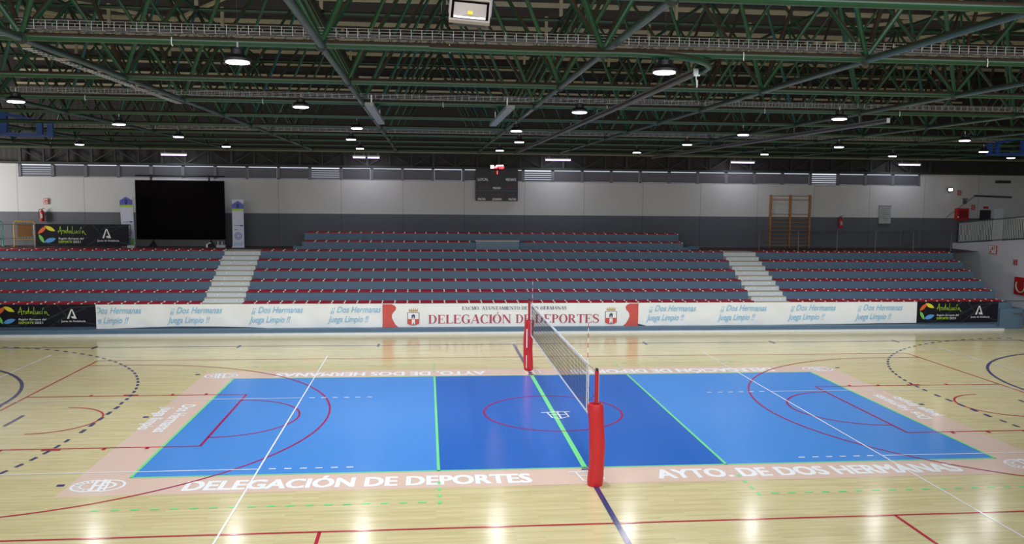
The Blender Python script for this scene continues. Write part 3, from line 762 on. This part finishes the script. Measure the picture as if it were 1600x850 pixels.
def andalucia(name, label, x0, x1, z0, z1, y, ph):
    root, put = banner(name, label, x0, x1, z0, z1, y, BANK, ph, .006)
    W_, H_ = x1-x0, z1-z0; X = lambda u: x0+u*W_; Z = lambda v: z0+v*H_
    t = TX()
    for p in (((.30,0),(.42,.55),(.55,1)), ((.55,0),(.70,.45),(.92,.9)), ((.05,.2),(.2,.05),(.5,.3),(.75,.85),(1,.95)), ((.62,1),(.7,.55),(.78,.3),(1,.1))):
        t.line([(X(a), Z(min(.98, max(.02, b)))) for a, b in p], .05)
    put(t, 'streaks', BANK2, .006)
    s_ = H_
    put(leafshape(X(.075), Z(.73), .75, .16*s_*1.6, .085*s_), 'logo_leaf', ORANGE); put(leafshape(X(.155), Z(.80), -.45, .17*s_*1.5, .09*s_), 'logo_leaf', YELLOW)
    put(leafshape(X(.065), Z(.34), -1.05, .15*s_*1.5, .075*s_), 'logo_leaf', GRN); put(leafshape(X(.155), Z(.27), .3, .17*s_*1.6, .10*s_), 'logo_leaf', SKYB)
    put(at(handword(), X(.245), Z(.50), .30*W_/2.95, .42*H_), 'word_lettering', LIME, .014)
    g = glyphs('Región Europea del', .27*W_, .09*H_, .2, .01); put(at(g, X(.245), Z(.31)), 'lettering', TXW, .014)
    g = glyphs('DEPORTE', .145*W_, .10*H_, 0, .03); put(at(g, X(.245), Z(.15)), 'lettering', LIME, .014)
    g = glyphs('2021', .08*W_, .10*H_, 0, .01); put(at(g, X(.40), Z(.15)), 'lettering', TXW, .014)
    t = TX(); ax, az = X(.76), Z(.37); a = .11*W_*.36; hh = .42*H_
    t.quad((ax-1.15*a,az),(ax-.65*a,az),(ax+.15*a,az+hh),(ax-.15*a,az+hh)); t.quad((ax+.0*a,az+hh),(ax+.3*a,az+hh),(ax+1.25*a,az),(ax+.8*a,az)); t.quad((ax-.1*a,az+.16*hh),(ax+.2*a,az+.04*hh),(ax+1.1*a,az+.0*hh),(ax+.9*a,az+.26*hh),(ax-.1*a,az+.24*hh))
    put(t, 'emblem_letter', TXW, .014)
    g = glyphs('Junta de Andalucía', .235*W_, .085*H_, 0, .012); put(at(g, X(.66), Z(.22)), 'lettering', TXW, .014)
    return root
BYy = 12.80
andalucia('advertising_banner', 'black banner with coloured leaf logo at the left end below the front seats', -19.73, -15.96, .32, 1.19, BYy, .4)
andalucia('advertising_banner', 'black banner with coloured leaf logo at the right end below the front seats', 17.52, 21.2, .30, 1.20, BYy, 2.1)
def doshermanas(label, x0, x1, xs, ph, sag):
    root, put = banner('sports_banner', label, x0, x1, .20, 1.19, BYy-.02, BANW, ph, .016, sag)
    for x in xs:
        t = TX(); t.merge(glyphs('¡¡ Dos Hermanas', 1.98, .25, .38, .008), x+.12, .84); t.merge(glyphs('Juega Limpio !!', 1.62, .25, .38, .008), x, .46)
        if x < x0+.3:
            keep = [f for f in t.f if all(t.v[i][0] > x0+.05 for i in f)]; t.f = keep
        put(t, 'lettering', TXSKY, .016)
doshermanas('long white banner with pale blue script left of the central red-edged banner', -15.96, -4.99, (-16.35,-13.3,-10.2,-7.15), 1.0, lambda x: .12*max(0, math.sin((x+15.96)*.45))*.8+.02)
doshermanas('long white banner with pale blue script right of the central red-edged banner', 5.42, 17.5, (5.75,8.78,11.8,14.75), 2.7, lambda x: .0+.09*max(0, (x-5.4)/12)+(.12*max(0, 1-(x-5.42)/.5)))
root, put = banner('sports_banner', 'central white banner with red wavy ends, crests and large serif lettering', -4.98, 5.41, .17, 1.19, BYy-.03, BANW, .2, .009)
for s_, xe in ((1, -4.98), (-1, 5.41)):
    prof = [(0,.0),(.52,.0)] if 0 else None
    pts = [(0,.18),(.80,.18),(.62,.24),(.50,.34),(.42,.48),(.36,.62),(.36,.74),(.42,.84),(.50,.92),(.53,1.02),(.48,1.10),(.36,1.165),(0,1.165)]
    t = TX()
    for (ua, va), (ub, vb) in zip(pts[1:-1], pts[2:]): t.quad((xe, va), (xe+s_*ua, va), (xe+s_*ub, vb), (xe, vb))
    put(t, 'red_edge', BANR, .014)
def crest(cx, z0, z1):
    h = z1-z0; w = h*.33
    t = TX(); t.quad((cx-w,z0+.60*h*.98),(cx-w,z0+.1*h),(cx-w*.5,z0+.03*h),(cx,z0),(cx+w*.5,z0+.03*h),(cx+w,z0+.1*h),(cx+w,z0+.60*h*.98)); 
    t2 = TX(); R_(t2,cx-w,cx+w,z0+.33*h,z0+.72*h); put(t2, 'crest_field', TXNAVY, .018)
    t2 = TX(); R_(t2,cx-w*.9,cx+w*.9,z0+.33*h,z0+.70*h); put(t2, 'crest_field', BANW, .022)
    t = TX(); t.quad((cx-w,z0+.36*h),(cx-w,z0+.1*h),(cx-w*.5,z0+.03*h),(cx,z0),(cx+w*.5,z0+.03*h),(cx+w,z0+.1*h),(cx+w,z0+.36*h)); put(t, 'crest_field', BANR, .026)
    t = TX(); R_(t,cx-.26*w,cx+.28*w,z0+.06*h,z0+.33*h); put(t, 'crest_tower', BANW, .030)
    t = TX(); R_(t,cx-.07*w,cx+.10*w,z0+.06*h,z0+.14*h); R_(t,cx-.3*w,cx-.1*w,z0+.40*h,z0+.58*h); R_(t,cx+.06*w,cx+.28*w,z0+.40*h,z0+.60*h); t.quad((cx-.3*w,z0+.5*h),(cx,z0+.66*h),(cx+.28*w,z0+.5*h)); put(t, 'crest_figure', TXNAVY, .034)
    t = TX(); t.quad((cx-.8*w,z0+.78*h),(cx+.8*w,z0+.78*h),(cx+1.0*w,z0+.92*h),(cx+.5*w,z0+.86*h),(cx+.45*w,z0+.96*h),(cx,z0+.88*h),(cx,z0+1.0*h),(cx-.45*w,z0+.88*h),(cx-.5*w,z0+.96*h),(cx-1.0*w,z0+.92*h)) if 0 else None
    for k in range(5): t.quad((cx+(-.75+.3*k)*w,z0+.82*h),(cx+(-.45+.3*k)*w,z0+.82*h),(cx+(-.6+.36*k-.12)*w,z0+(.96+.02*(2-abs(k-2)))*h))
    R_(t,cx-.75*w,cx+.75*w,z0+.77*h,z0+.83*h); put(t, 'crest_crown', GOLD, .014)
crest(-3.77, .31, 1.03); crest(4.28, .31, 1.05)
put(at(serif('EXCMO. AYUNTAMIENTO DE DOS HERMANAS', 4.25, .13), -1.82, .93), 'small_lettering', TXNAVY, .014)
for wd, x_, w_ in (('DELEGACIÓN', -3.17, 3.34), ('DE', .36, .60), ('DEPORTES', 1.15, 2.63)): put(at(serif(wd, w_, .35), x_, .38), 'large_lettering', TXRED, .014)

# ================================================================== FAR WALL FITTINGS
# black LED screen
th = thing('led_screen', 'large black video screen standing on the walkway at left', 'screen', (-14.59,19.62,2.99))
MB().box(-1.98,1.98,0,.14,.35,3.08).build('panel', BLACKM, th)
MB().box(-1.995,-1.98,-.01,.15,.35,3.08).build('edge_strip', mat('teal_edge', (.03,.16,.14), .5), th)
MB().tube([(-2.0,.1,3.28),(2.0,.1,3.28)], .035, 8).build('top_bar', BLACK, th)
for x in (-1.3, 1.3): MB().box(x-.03,x+.03,.05,.15,3.0,3.34).build('hanger', BLACK, th)
for x in (-1.27, 1.33): MB().box(x-.04,x+.04,.1,.2,0,.4).add([(x-.18,-.05,0),(x+.18,-.05,0),(x,.1,.32),(x-.18,.3,0),(x+.18,.3,0)], [(0,1,2),(4,3,2),(0,2,3),(1,4,2),(0,3,4,1)]).build('foot', BLACK, th)
MB().box(-1.95,1.95,.12,.16,.02,.34).build('skirt', CURT, th)
tag(MB().box(-.2,.2,-.12,.12,0,.12).box(-.16,-.12,-.02,.02,.12,.3).box(.02,.06,-.02,.02,.12,.28).build('power_box', GLASSY, None, loc=(-12.72,19.35,2.99)), 'low pale box on the walkway by the right foot of the black screen', 'box')
mb = MB().box(-.035,.035,-.03,.03,0,.15).obox((0,0,.14),(.10,0,.21),.03,.03).box(.08,.18,-.03,.03,.19,.23)
tag(mb.build('white_bracket', WHITE, None, loc=(-13.35,19.3,2.99)), 'small white bent bracket at the foot of the black screen', 'bracket')
# roll-up banners
def rollup(label, x, y, tilt, hh, w):
    th = thing('rollup_banner', label, 'banner stand', (x,y,2.99)); th.rotation_euler = (0, tilt, 0)
    MB().box(-w/2,w/2,0,.015,.03,hh).build('sheet', PALE, th)
    MB().box(-w/2-.02,w/2+.02,-.08,.1,0,.05).build('base', STEEL, th)
    F = lambda t, nm, mt: TX.build(t.place(lambda u, v: (u, -.005, v)), nm, mt, th)
    t = TX(); t.quad((-w/2,hh-.42),(w/2,hh-.42),(w/2,hh-.22),(w*.2,hh-.12),(0,hh-.05),(-w*.2,hh-.12),(-w/2,hh-.22)); F(t, 'blue_header', VIOLET)
    t = TX(); R_(t,-w/2,w/2,hh-.52,hh-.42); F(t, 'lime_band', LIME)
    t = TX(); t.ring(0,hh-.27,.06,.08,.03,.03); R_(t,-.02,.02,hh-.4,hh-.32); F(t, 'header_emblem', TXW)
    t = TX(); R_(t,-.2,.22,hh-1.21,hh-1.19); R_(t,.1,.22,hh-1.23,hh-1.17); R_(t,-.16,-.02,hh-1.40,hh-1.37); t.ring(0,hh-1.68,.17,.17,.03,.03,0,360,24); t.ring(0,hh-1.68,.10,.10,.03,.03,0,360,20); F(t, 'small_marks', VIOLET)
    t = TX()
    for k in range(4): t.line([(-.18+.1*k,hh-2.12),(-.14+.1*k,hh-1.98)], .03)
    F(t, 'small_marks', SKYB)
    return th
r1 = rollup('pale roll-up banner on the left side of the black screen', -16.83, 19.35, math.radians(-2.2), 2.36, .56)
MB().add([(-.1,-.008,.1),(.26,-.008,.1),(.26,-.008,.42),(.1,-.008,.3)], [(0,1,2,3)]).build('lime_corner', GRN, r1)
rollup('pale roll-up banner on the right side of the black screen', -11.93, 19.3, 0, 2.22, .52)
# scoreboard
th = thing('scoreboard', 'black electronic scoreboard hanging high at the middle of the far wall', 'scoreboard', (.155,20.32,6.02))
MB().box(-1.03,1.03,-.1,.1,-.78,.78).build('case', BLACK, th)
F = lambda t, nm, mt, off=.104: t.place(lambda u, v: (u, -off, v)).build(nm, mt, th)
for s_, x, z, w_, h_ in (('LOCAL',-.93,.20,.52,.13),('VISITANTE',.42,.20,.52,.13),('PERIODO',-.19,-.20,.38,.10),('FALTAS',-.92,-.74,.36,.11),('JUGADOR',-.22,-.74,.46,.11),('FALTAS',.58,-.74,.36,.11)):
    F(at(glyphs(s_, w_, h_, 0, .03), x, z), 'lettering', TXW)
def seg8(t, x, z, w, h, d='8'):
    q = .22*w
    m_ = {'8':'abcdefg','1':'bc'}[d]
    S = {'a':(x,x+w,z+h-q,z+h),'d':(x,x+w,z,z+q),'g':(x,x+w,z+h/2-q/2,z+h/2+q/2),'f':(x,x+q,z+h/2,z+h),'e':(x,x+q,z,z+h/2),'b':(x+w-q,x+w,z+h/2,z+h),'c':(x+w-q,x+w,z,z+h/2)}
    for c in m_: R_(t, *S[c])
for x, z, w_, h_, d in [(-.97,-.22,.16,.25,'1'),(-.76,-.22,.16,.25,'8'),(-.54,-.22,.16,.25,'8'),(.36,-.22,.16,.25,'1'),(.56,-.22,.16,.25,'8'),(.78,-.22,.16,.25,'8'),
        (-.06,-.06,.12,.18,'8')]+[(x,.47,.13,.25,'8') for x in (-.45,-.25,.15,.33)]+[(x,-.58,.11,.19,'8') for x in (-.85,-.3,-.15,.05,.2,.70)]:
    t = TX(); seg8(t, x, z, w_, h_, d); F(t, 'digit', SEG)
t = TX(); R_(t,-.01,.04,.52,.57); R_(t,-.01,.04,.63,.68); R_(t,-.01,.04,.57,.63); F(t, 'lit_colon', LEDR, .107)
t = TX(); R_(t,-.97,.97,-.285,-.27); F(t, 'divider', STAND)
lo_ = thing('led_sign', 'small lit red and white message sign on top of the scoreboard', 'sign', (.155,20.3,6.86))
MB().box(-.36,.36,-.05,.05,-.06,.12).build('case', BLACK, lo_)
t = TX(); t.line([(-.30,-.02),(-.17,-.02)],.05); t.line([(-.30,.08),(-.17,.08)],.05); t.line([(-.27,.03),(-.16,.03)],.06)
t.line([(-.08,0),(0,.09),(.3,.10)],.05); t.place(lambda u, v: (u,-.055,v)); t.build('lit_letters', LEDW, lo_)
t = TX(); t.line([(-.13,-.02),(-.02,-.02),(.05,.03),(.32,.02),(.28,-.04),(.12,-.04)],.05); t.place(lambda u, v: (u,-.057,v)); t.build('lit_letters', LEDR, lo_)
# wall bars
th = thing('gym_bars', 'wooden gymnastics wall bars fixed on the far wall at right', 'wall bars', (15.08,20.42,2.99))
for x in (-1.03,.0,1.03): MB().box(x-.04,x+.04,-.07,.07,.0,2.68).build('upright', WOODB, th)
for z in (2.62,2.42,1.70,1.50,1.30,1.10,.90,.70,.50,.30,.14): MB().box(-1.0,1.0,-.055,-.02,z-.014,z+.014).build('rung', WOODB, th)
# whiteboard
th = thing('notice_board', 'small pale notice board with written lines right of the wall bars', 'notice board', (20.15,20.44,4.70))
MB().box(-.31,.31,-.02,.05,-.44,.44).build('board', GLASSY, th); MB().box(-.33,.33,-.03,.05,.44,.47).build('top_rail', CABLE, th)
t = TX()
for k, (a, b) in enumerate(((-.2,.2),(-.25,.1),(-.25,.25),(-.1,.2),(-.22,.05),(-.2,.22),(-.05,.15))): t.line([(a,.32-.1*k),(b,.32-.1*k)], .015)
t.place(lambda u, v: (u,-.025,v)); t.build('written_lines', CABLE, th)
def extinguisher(label, x, z):
    th = thing('fire_extinguisher', label, 'fire extinguisher', (x,20.34,z))
    MB().lathe((0,0,0), [(.085,0),(.095,.02),(.095,.40),(.07,.48),(.035,.51)], 16).build('cylinder', REDM, th, True)
    MB().tube([(0,0,.50),(0,0,.56)], .022, 8).obox((-.02,0,.57),(.12,0,.61),.03,.02).build('valve', BLACK, th)
    MB().tube([(0,-.02,.55),(-.1,-.03,.56),(-.15,-.03,.45),(-.14,-.04,.25),(-.11,-.04,.15)], .014, 6).build('hose', BLACK, th, True)
    MB().box(-.05,.05,-.1,-.09,.15,.32).build('label_plate', TXDIM, th)
    MB().box(-.04,.04,.08,.16,.3,.34).build('wall_hook', STEEL, th)
extinguisher('red fire extinguisher on the far wall at left behind the railing', -21.0, 4.12)
extinguisher('red fire extinguisher between the wall bars and the notice board', 17.75, 4.03)
def sign(label, c, w, h, border, field, axis='y', marks=None):
    th = thing('safety_sign', label, 'sign', c)
    if axis == 'y':
        MB().box(-w/2,w/2,-.015,.03,-h/2,h/2).build('plate', border, th); MB().box(-w/2+.025,w/2-.025,-.02,-.015,-h/2+.025,h/2-.025).build('face', field, th)
        if marks:
            mb = MB()
            for a, b, c2, d in marks: mb.box(a*w,b*w,-.025,-.02,c2*h,d*h)
            mb.build('pictogram', border, th)
    else:
        MB().box(-.03,.015,-w/2,w/2,-h/2,h/2).build('plate', border, th); MB().box(-.035,-.03,-w/2+.02,w/2-.02,-h/2+.02,h/2-.02).build('face', field, th)
        if marks:
            mb = MB()
            for a, b, c2, d in marks: mb.box(-.04,-.035,-b*w,-a*w,c2*h,d*h)
            mb.build('pictogram', border, th)
    return th
MK = [(-.25,-.05,-.3,.3),(.08,.3,-.1,.3),(.0,.28,-.35,-.22)]
sign('red and white fire sign above the left extinguisher', (-20.86,20.46,5.05), .22, .27, REDM, TXW, 'y', MK)
# right gallery wall things
sign('dim red and white sign high beside the far right corner', (24.15,20.46,5.87), .18, .27, REDM, TXDIM, 'y', MK)
sign('dim red and white sign left of the dark doorway in the gallery', (24.95,20.46,5.12), .18, .27, REDM, TXDIM, 'y', MK)
sign('white sign with red border on the white side wall by the stairs', (XW-.03,17.25,3.14), .58, .40, REDM, TXW, 'x', [(-.3,-.1,-.35,-.15),(-.05,.1,.05,.3),(.25,.33,.1,.4),(-.3,.2,-.05,.02)])
sign('small red and white sign on the side wall above the hose cabinet', (XW-.03,15.62,2.66), .24, .25, REDM, TXDIM, 'x', MK)
th = thing('hose_cabinet', 'red fire hose cabinet in the far corner behind the gallery rail', 'cabinet', (24.28,20.36,4.77))
MB().box(-.32,.32,-.1,.13,-.3,.3).build('case', REDM, th); MB().box(-.24,.24,-.115,-.1,-.2,.2).build('door', mat('dim_red', (.22,.01,.015), .4), th); MB().ball((-.27,-.12,-.15), .04).build('knob', WHITE, th)
th = thing('hose_cabinet', 'red hose cabinet with pale coiled hose at the right edge low on the wall', 'cabinet', (XW-.06,15.05,1.62))
MB().box(-.05,.05,-.5,.45,-.42,.38).build('case', REDM, th)
mb = MB(); mb.tube([(-.07,.30*math.cos(a),.30*math.sin(a)) for a in [math.radians(x) for x in range(150, 400, 12)]], .035, 8); mb.build('hose', mat('hose_cream', (.6,.55,.42), .6), th, True)
MB().lathe((0,0,0), [(.0,0),(.2,.0),(.2,.02),(.0,.02)], 16)
tag(MB().box(25.35,25.95,WY-.03,WY+.02,3.2,4.99).build('door_1', mat('door_dark', (.03,.03,.045), .5)), kind='structure')
tag(MB().box(26.15,26.65,WY-.03,WY+.02,3.2,5.07).build('door_2', WHITE), kind='structure')
sign('small red exit sign above the dark gallery door', (25.65,20.46,5.12), .26, .12, REDM, mat('dim_red2', (.3,.03,.03), .5), 'y')
tag(MB().box(24.38,24.55,WY-.08,WY-.02,5.3,5.5).box(24.34,24.6,WY-.1,WY-.02,5.52,5.58).build('alarm_box', CABLE), 'small grey alarm box on the wall above the corner hose cabinet', 'box')
tag(MB().tube([(24.95,WY-.08,5.72),(27.0,WY-.08,5.66)], .05, 8).tube([(24.95,WY-.08,5.68),(24.3,WY-.05,5.2),(23.5,WY-.05,4.6)], .015, 6).build('insulated_pipe', RAILM, None, True), 'grey insulated pipe running along the gallery end wall', 'pipe')
tag(MB().box(26.1,26.8,WY-.25,WY-.02,6.38,6.52).build('fan_heater', DARKFR), 'dark flat unit high on the gallery end wall', 'fan heater')

# gallery railing
th = thing('gallery_railing', 'white barred railing on the gallery edge at far right', 'railing', (XW+.08,0,0))
def gz(y): return 3.28+(20.1-y)*(.46/4.9) if y > 12 else 4.04
mt_ = MB(); mt_.tube([(0,20.2,gz(20.2)+1.05),(0,15.2,gz(15.2)+1.05),(0,12.2,gz(12.2)+1.05)], .03, 8); mt_.build('handrail', RAILM, th)
MB().tube([(0,20.2,gz(20.2)+.06),(0,15.2,gz(15.2)+.06),(0,12.2,gz(12.2)+.06)], .022, 8).build('bottom_rail', RAILM, th)
y = 20.1; k = 0
while y > 12.3 and k < 98:
    MB().box(-.014,.014,y-.014,y+.014,gz(y)+.04,gz(y)+1.04).build('bar', WHITE, th); y -= .118; k += 1
# walkway railing right
th = thing('walkway_railing', 'thin grey steel railing along the walkway behind the right seats', 'railing', (0,17.85,2.99))
xs = [12.5+1.93*k for k in range(6)]
MB().tube([(12.5,0,.0),(12.5,0,.90),(12.55,0,.96),(12.62,0,.98),(22.05,0,.98),(22.12,0,.95),(22.15,0,.9),(22.15,0,0)], .024, 8).build('frame', RAILM, th, True)
MB().tube([(12.5,0,.26),(22.15,0,.26)], .018, 8).build('lower_rail', RAILM, th)
for x in xs[1:-1]: MB().tube([(x,0,0),(x,0,.98)], .024, 8).build('post', RAILM, th)
th = thing('crowd_barrier', 'dim steel barrier standing behind the right walkway railing', 'barrier', (20.9,19.3,2.99))
MB().tube([(-.5,0,.1),(-.5,0,.9),(-.42,0,1.0),(.42,0,1.0),(.5,0,.9),(.5,0,.1)], .02, 8).tube([(-.5,0,.25),(.5,0,.25)], .015, 6).build('frame', RAILM, th)
for x in [-.35+.14*k for k in range(6)]: MB().tube([(x,0,.25),(x,0,1.0)], .008, 5).build('bar', RAILM, th)
for x in (-.5,.5): MB().obox((x,-.25,.03),(x,.25,.03),.04,.04).build('foot', RAILM, th)
# left railing with banner
th = thing('walkway_railing', 'thin dark railing along the walkway at far left', 'railing', (0,18.9,2.99))
MB().tube([(-26,0,1.05),(-16.6,0,1.05)], .022, 8).build('top_rail', RAILM, th); MB().tube([(-26,0,.42),(-16.6,0,.42)], .018, 8).build('lower_rail', RAILM, th)
for x in (-25.8,-20.75,-16.6): MB().tube([(x,0,0),(x,0,1.05)], .026, 8).build('post', RAILM, th)
MB().box(-16.72,-16.42,-.12,.12,0,.12).build('weight', GLASSY, th)
andalucia('advertising_banner', 'black banner with leaf logo hung on the upper left railing', -20.68, -16.66, 3.06, 4.05, 18.83, 3.3)
# barriers
def barrier(label, loc, rz, m_, panel):
    th = thing('crowd_barrier', label, 'barrier', loc, rz)
    MB().tube([(-.43,0,.0),(-.43,0,1.05),(-.38,0,1.15),(.38,0,1.15),(.43,0,1.05),(.43,0,.0)], .024, 8).tube([(-.43,0,.32),(.43,0,.32)], .018, 8).build('frame', m_, th, True)
    for k in range(7): x = -.36+.12*k; MB().tube([(x,0,.32),(x,0,1.15)], .009, 5).build('bar', m_, th)
    for x in (-.43,.43): MB().obox((x,-.22,.02),(x,.22,.02),.05,.03).build('foot', m_, th)
    if panel: MB().box(-.29,.29,-.012,.012,.45,1.06).build('panel', BRNB, th)
barrier('yellow crowd barrier with brown panel at far left of the walkway', (-21.45,19.55,2.99), math.radians(12), YELB, True)
barrier('teal crowd barrier cut off by the left edge of the view', (-22.9,19.6,2.99), math.radians(35), TEAL, False)

# stair handrail at lower right
th = thing('stair_handrail', 'grey handrail between the grandstand end and the white side wall', 'handrail', (0,12.75,0))
MB().tube([(21.45,0,1.22),(23.9,0,1.22)], .028, 8).build('top_rail', RAILM, th); MB().tube([(21.9,0,.66),(23.9,0,.66)], .022, 8).build('lower_rail', RAILM, th)
MB().tube([(22.45,0,1.22),(22.2,0,.05)], .02, 8).build('brace', RAILM, th); MB().tube([(23.2,0,1.22),(23.2,0,0)], .024, 8).build('post', RAILM, th)

# blue basketball frames
def hoopframe(label, x, y, s_):
    th = thing('basketball_frame', label, 'basketball hoop', (x,y,7.1))
    B = lambda a, b, w, h, n: MB().obox((a[0]*s_,a[1],a[2]),(b[0]*s_,b[1],b[2]),w,h).build(n, BLUEST, th)
    B((0,0,-.03),(0,0,.36),.15,.1,'upright'); B((-.28,0,-.03),(-.28,0,.36),.15,.1,'upright'); B((-1.25,0,.05),(-1.25,0,.72),.24,.12,'upright')
    B((.08,0,-.02),(-2.6,-.1,-.02),.1,.06,'lower_arm'); B((-.1,.3,-.0),(-2.6,-.1,.12),.06,.05,'lower_arm')
    B((-.2,0,.36),(-1.4,0,.60),.1,.08,'upper_arm'); B((-1.2,.0,.66),(-2.8,0,.72),.1,.1,'upper_arm')
hoopframe('blue steel folded basketball frame hanging at the left edge', -13.62, 3.7, 1)
hoopframe('blue steel folded basketball frame hanging at the right edge', 15.75, 6.1, -1)

# ================================================================== NET AND POSTS
def vpost(label, y, sgn, lean):
    th = thing('volleyball_post', label, 'volleyball post', (0,y,0))
    prof = []; n = 22; mb = MB(); seg = 24
    for i in range(n+1):
        z = 1.6*i/n; wob = lean*math.sin(z*2.3)*.03
        r = .152+.004*math.sin(z*9+y)+(-.012 if i in (0, n) else 0)
        for k in range(seg):
            a = 2*PI*k/seg; mb.v.append((wob+r*math.cos(a)*(1+.015*math.sin(3*a+z*4)), r*math.sin(a), z+.005))
    for i in range(n):
        for k in range(seg): k2 = (k+1) % seg; mb.f.append((i*seg+k, i*seg+k2, (i+1)*seg+k2, (i+1)*seg+k))
    b = n*seg; c = len(mb.v)
    for zz, rr in ((1.607,.11),(1.50,.075)):
        for k in range(seg): a = 2*PI*k/seg; mb.v.append((lean*math.sin(3.7)*.03+rr*math.cos(a), rr*math.sin(a), zz))
    for k in range(seg): k2 = (k+1) % seg; mb.f.append((b+k, b+k2, c+k2, c+k)); mb.f.append((c+k, c+k2, c+seg+k2, c+seg+k))
    mb.f.append(tuple(range(seg))[::-1]); mb.build('pad', POSTRED, th, True)
    MB().tube([(0,0,.01),(0,0,2.25)], .04, 14).build('pole', POLE, th, True)
    MB().box(-.022,.022,-.045,.045,2.24,2.29).build('pulley', BLACK, th)
    MB().box(.03,.045,-.02*1,.02,1.62,2.18).build('slot_strip', STEEL, th)
    return th
vpost('nearer red padded volleyball post in the foreground', -5.55, 1, 1)
fp = vpost('farther red padded volleyball post on the far side line', 5.3, -1, -1)
MB().box(-.10,-.07,-.165,-.14,.75,1.35).box(-.10,-.08,-.165,-.14,.1,.5).build('white_strap', TXW, fp)
net = thing('volleyball_net', 'black mesh volleyball net with white tapes stretched between the red posts', 'net', (0,0,0))
yA, yB, zA, zB = -4.72, 4.75, 1.21, 2.19
mb = MB(); r = .003
def sag(y): return -.02*(1-((y/4.75)**2))
y = yA
while y <= yB+.001: mb.box(-r,r,y-r,y+r,zA+sag(y),zB+sag(y)); y += .1
for k in range(1, 10):
    z = zA+(zB-zA)*k/10
    for i in range(19): y0 = yA+.4985*i; y1 = y0+.4985; mb.obox((0,y0,z+sag(y0)),(0,y1,z+sag(y1)),2*r,2*r)
mb.build('mesh_cords', CORD, net)
for nm, z, h in (('top_tape', zB, .06), ('bottom_tape', zA, .04)):
    mb = MB()
    for i in range(19): y0 = yA+.4985*i; y1 = y0+.4985; mb.obox((0,y0,z+sag(y0)),(0,y1,z+sag(y1)),.012,h)
    mb.build(nm, WHITE, net)
for y in (yA, yA+.16, yB): MB().box(-.006,.006,y-.02,y+.02,zA,zB).build('side_band', WHITE, net)
for y in (-4.55, 4.62):
    an = MB().tube([(.015,y,zA),(.015,y,zB+.80)], .006, 8).build('antenna', WHITE, net)
    mb = MB()
    for k in range(9): mb.tube([(.015,y,zA+.1+.2*k),(.015,y,zA+.2+.2*k)], .0072, 8)
    mb.build('red_stripes', REDM, an)
for p, q in (((0,yA,zB),(0,-5.55,2.22)), ((0,yB,zB),(0,5.3,2.22)), ((0,yA,zA+.25),(0,-5.45,1.75)), ((0,yA,zB-.45),(0,-5.5,1.68)), ((0,yB,zA),(0,5.2,1.0))): MB().tube([p, q], .005, 5).build('rope', CORD, net)
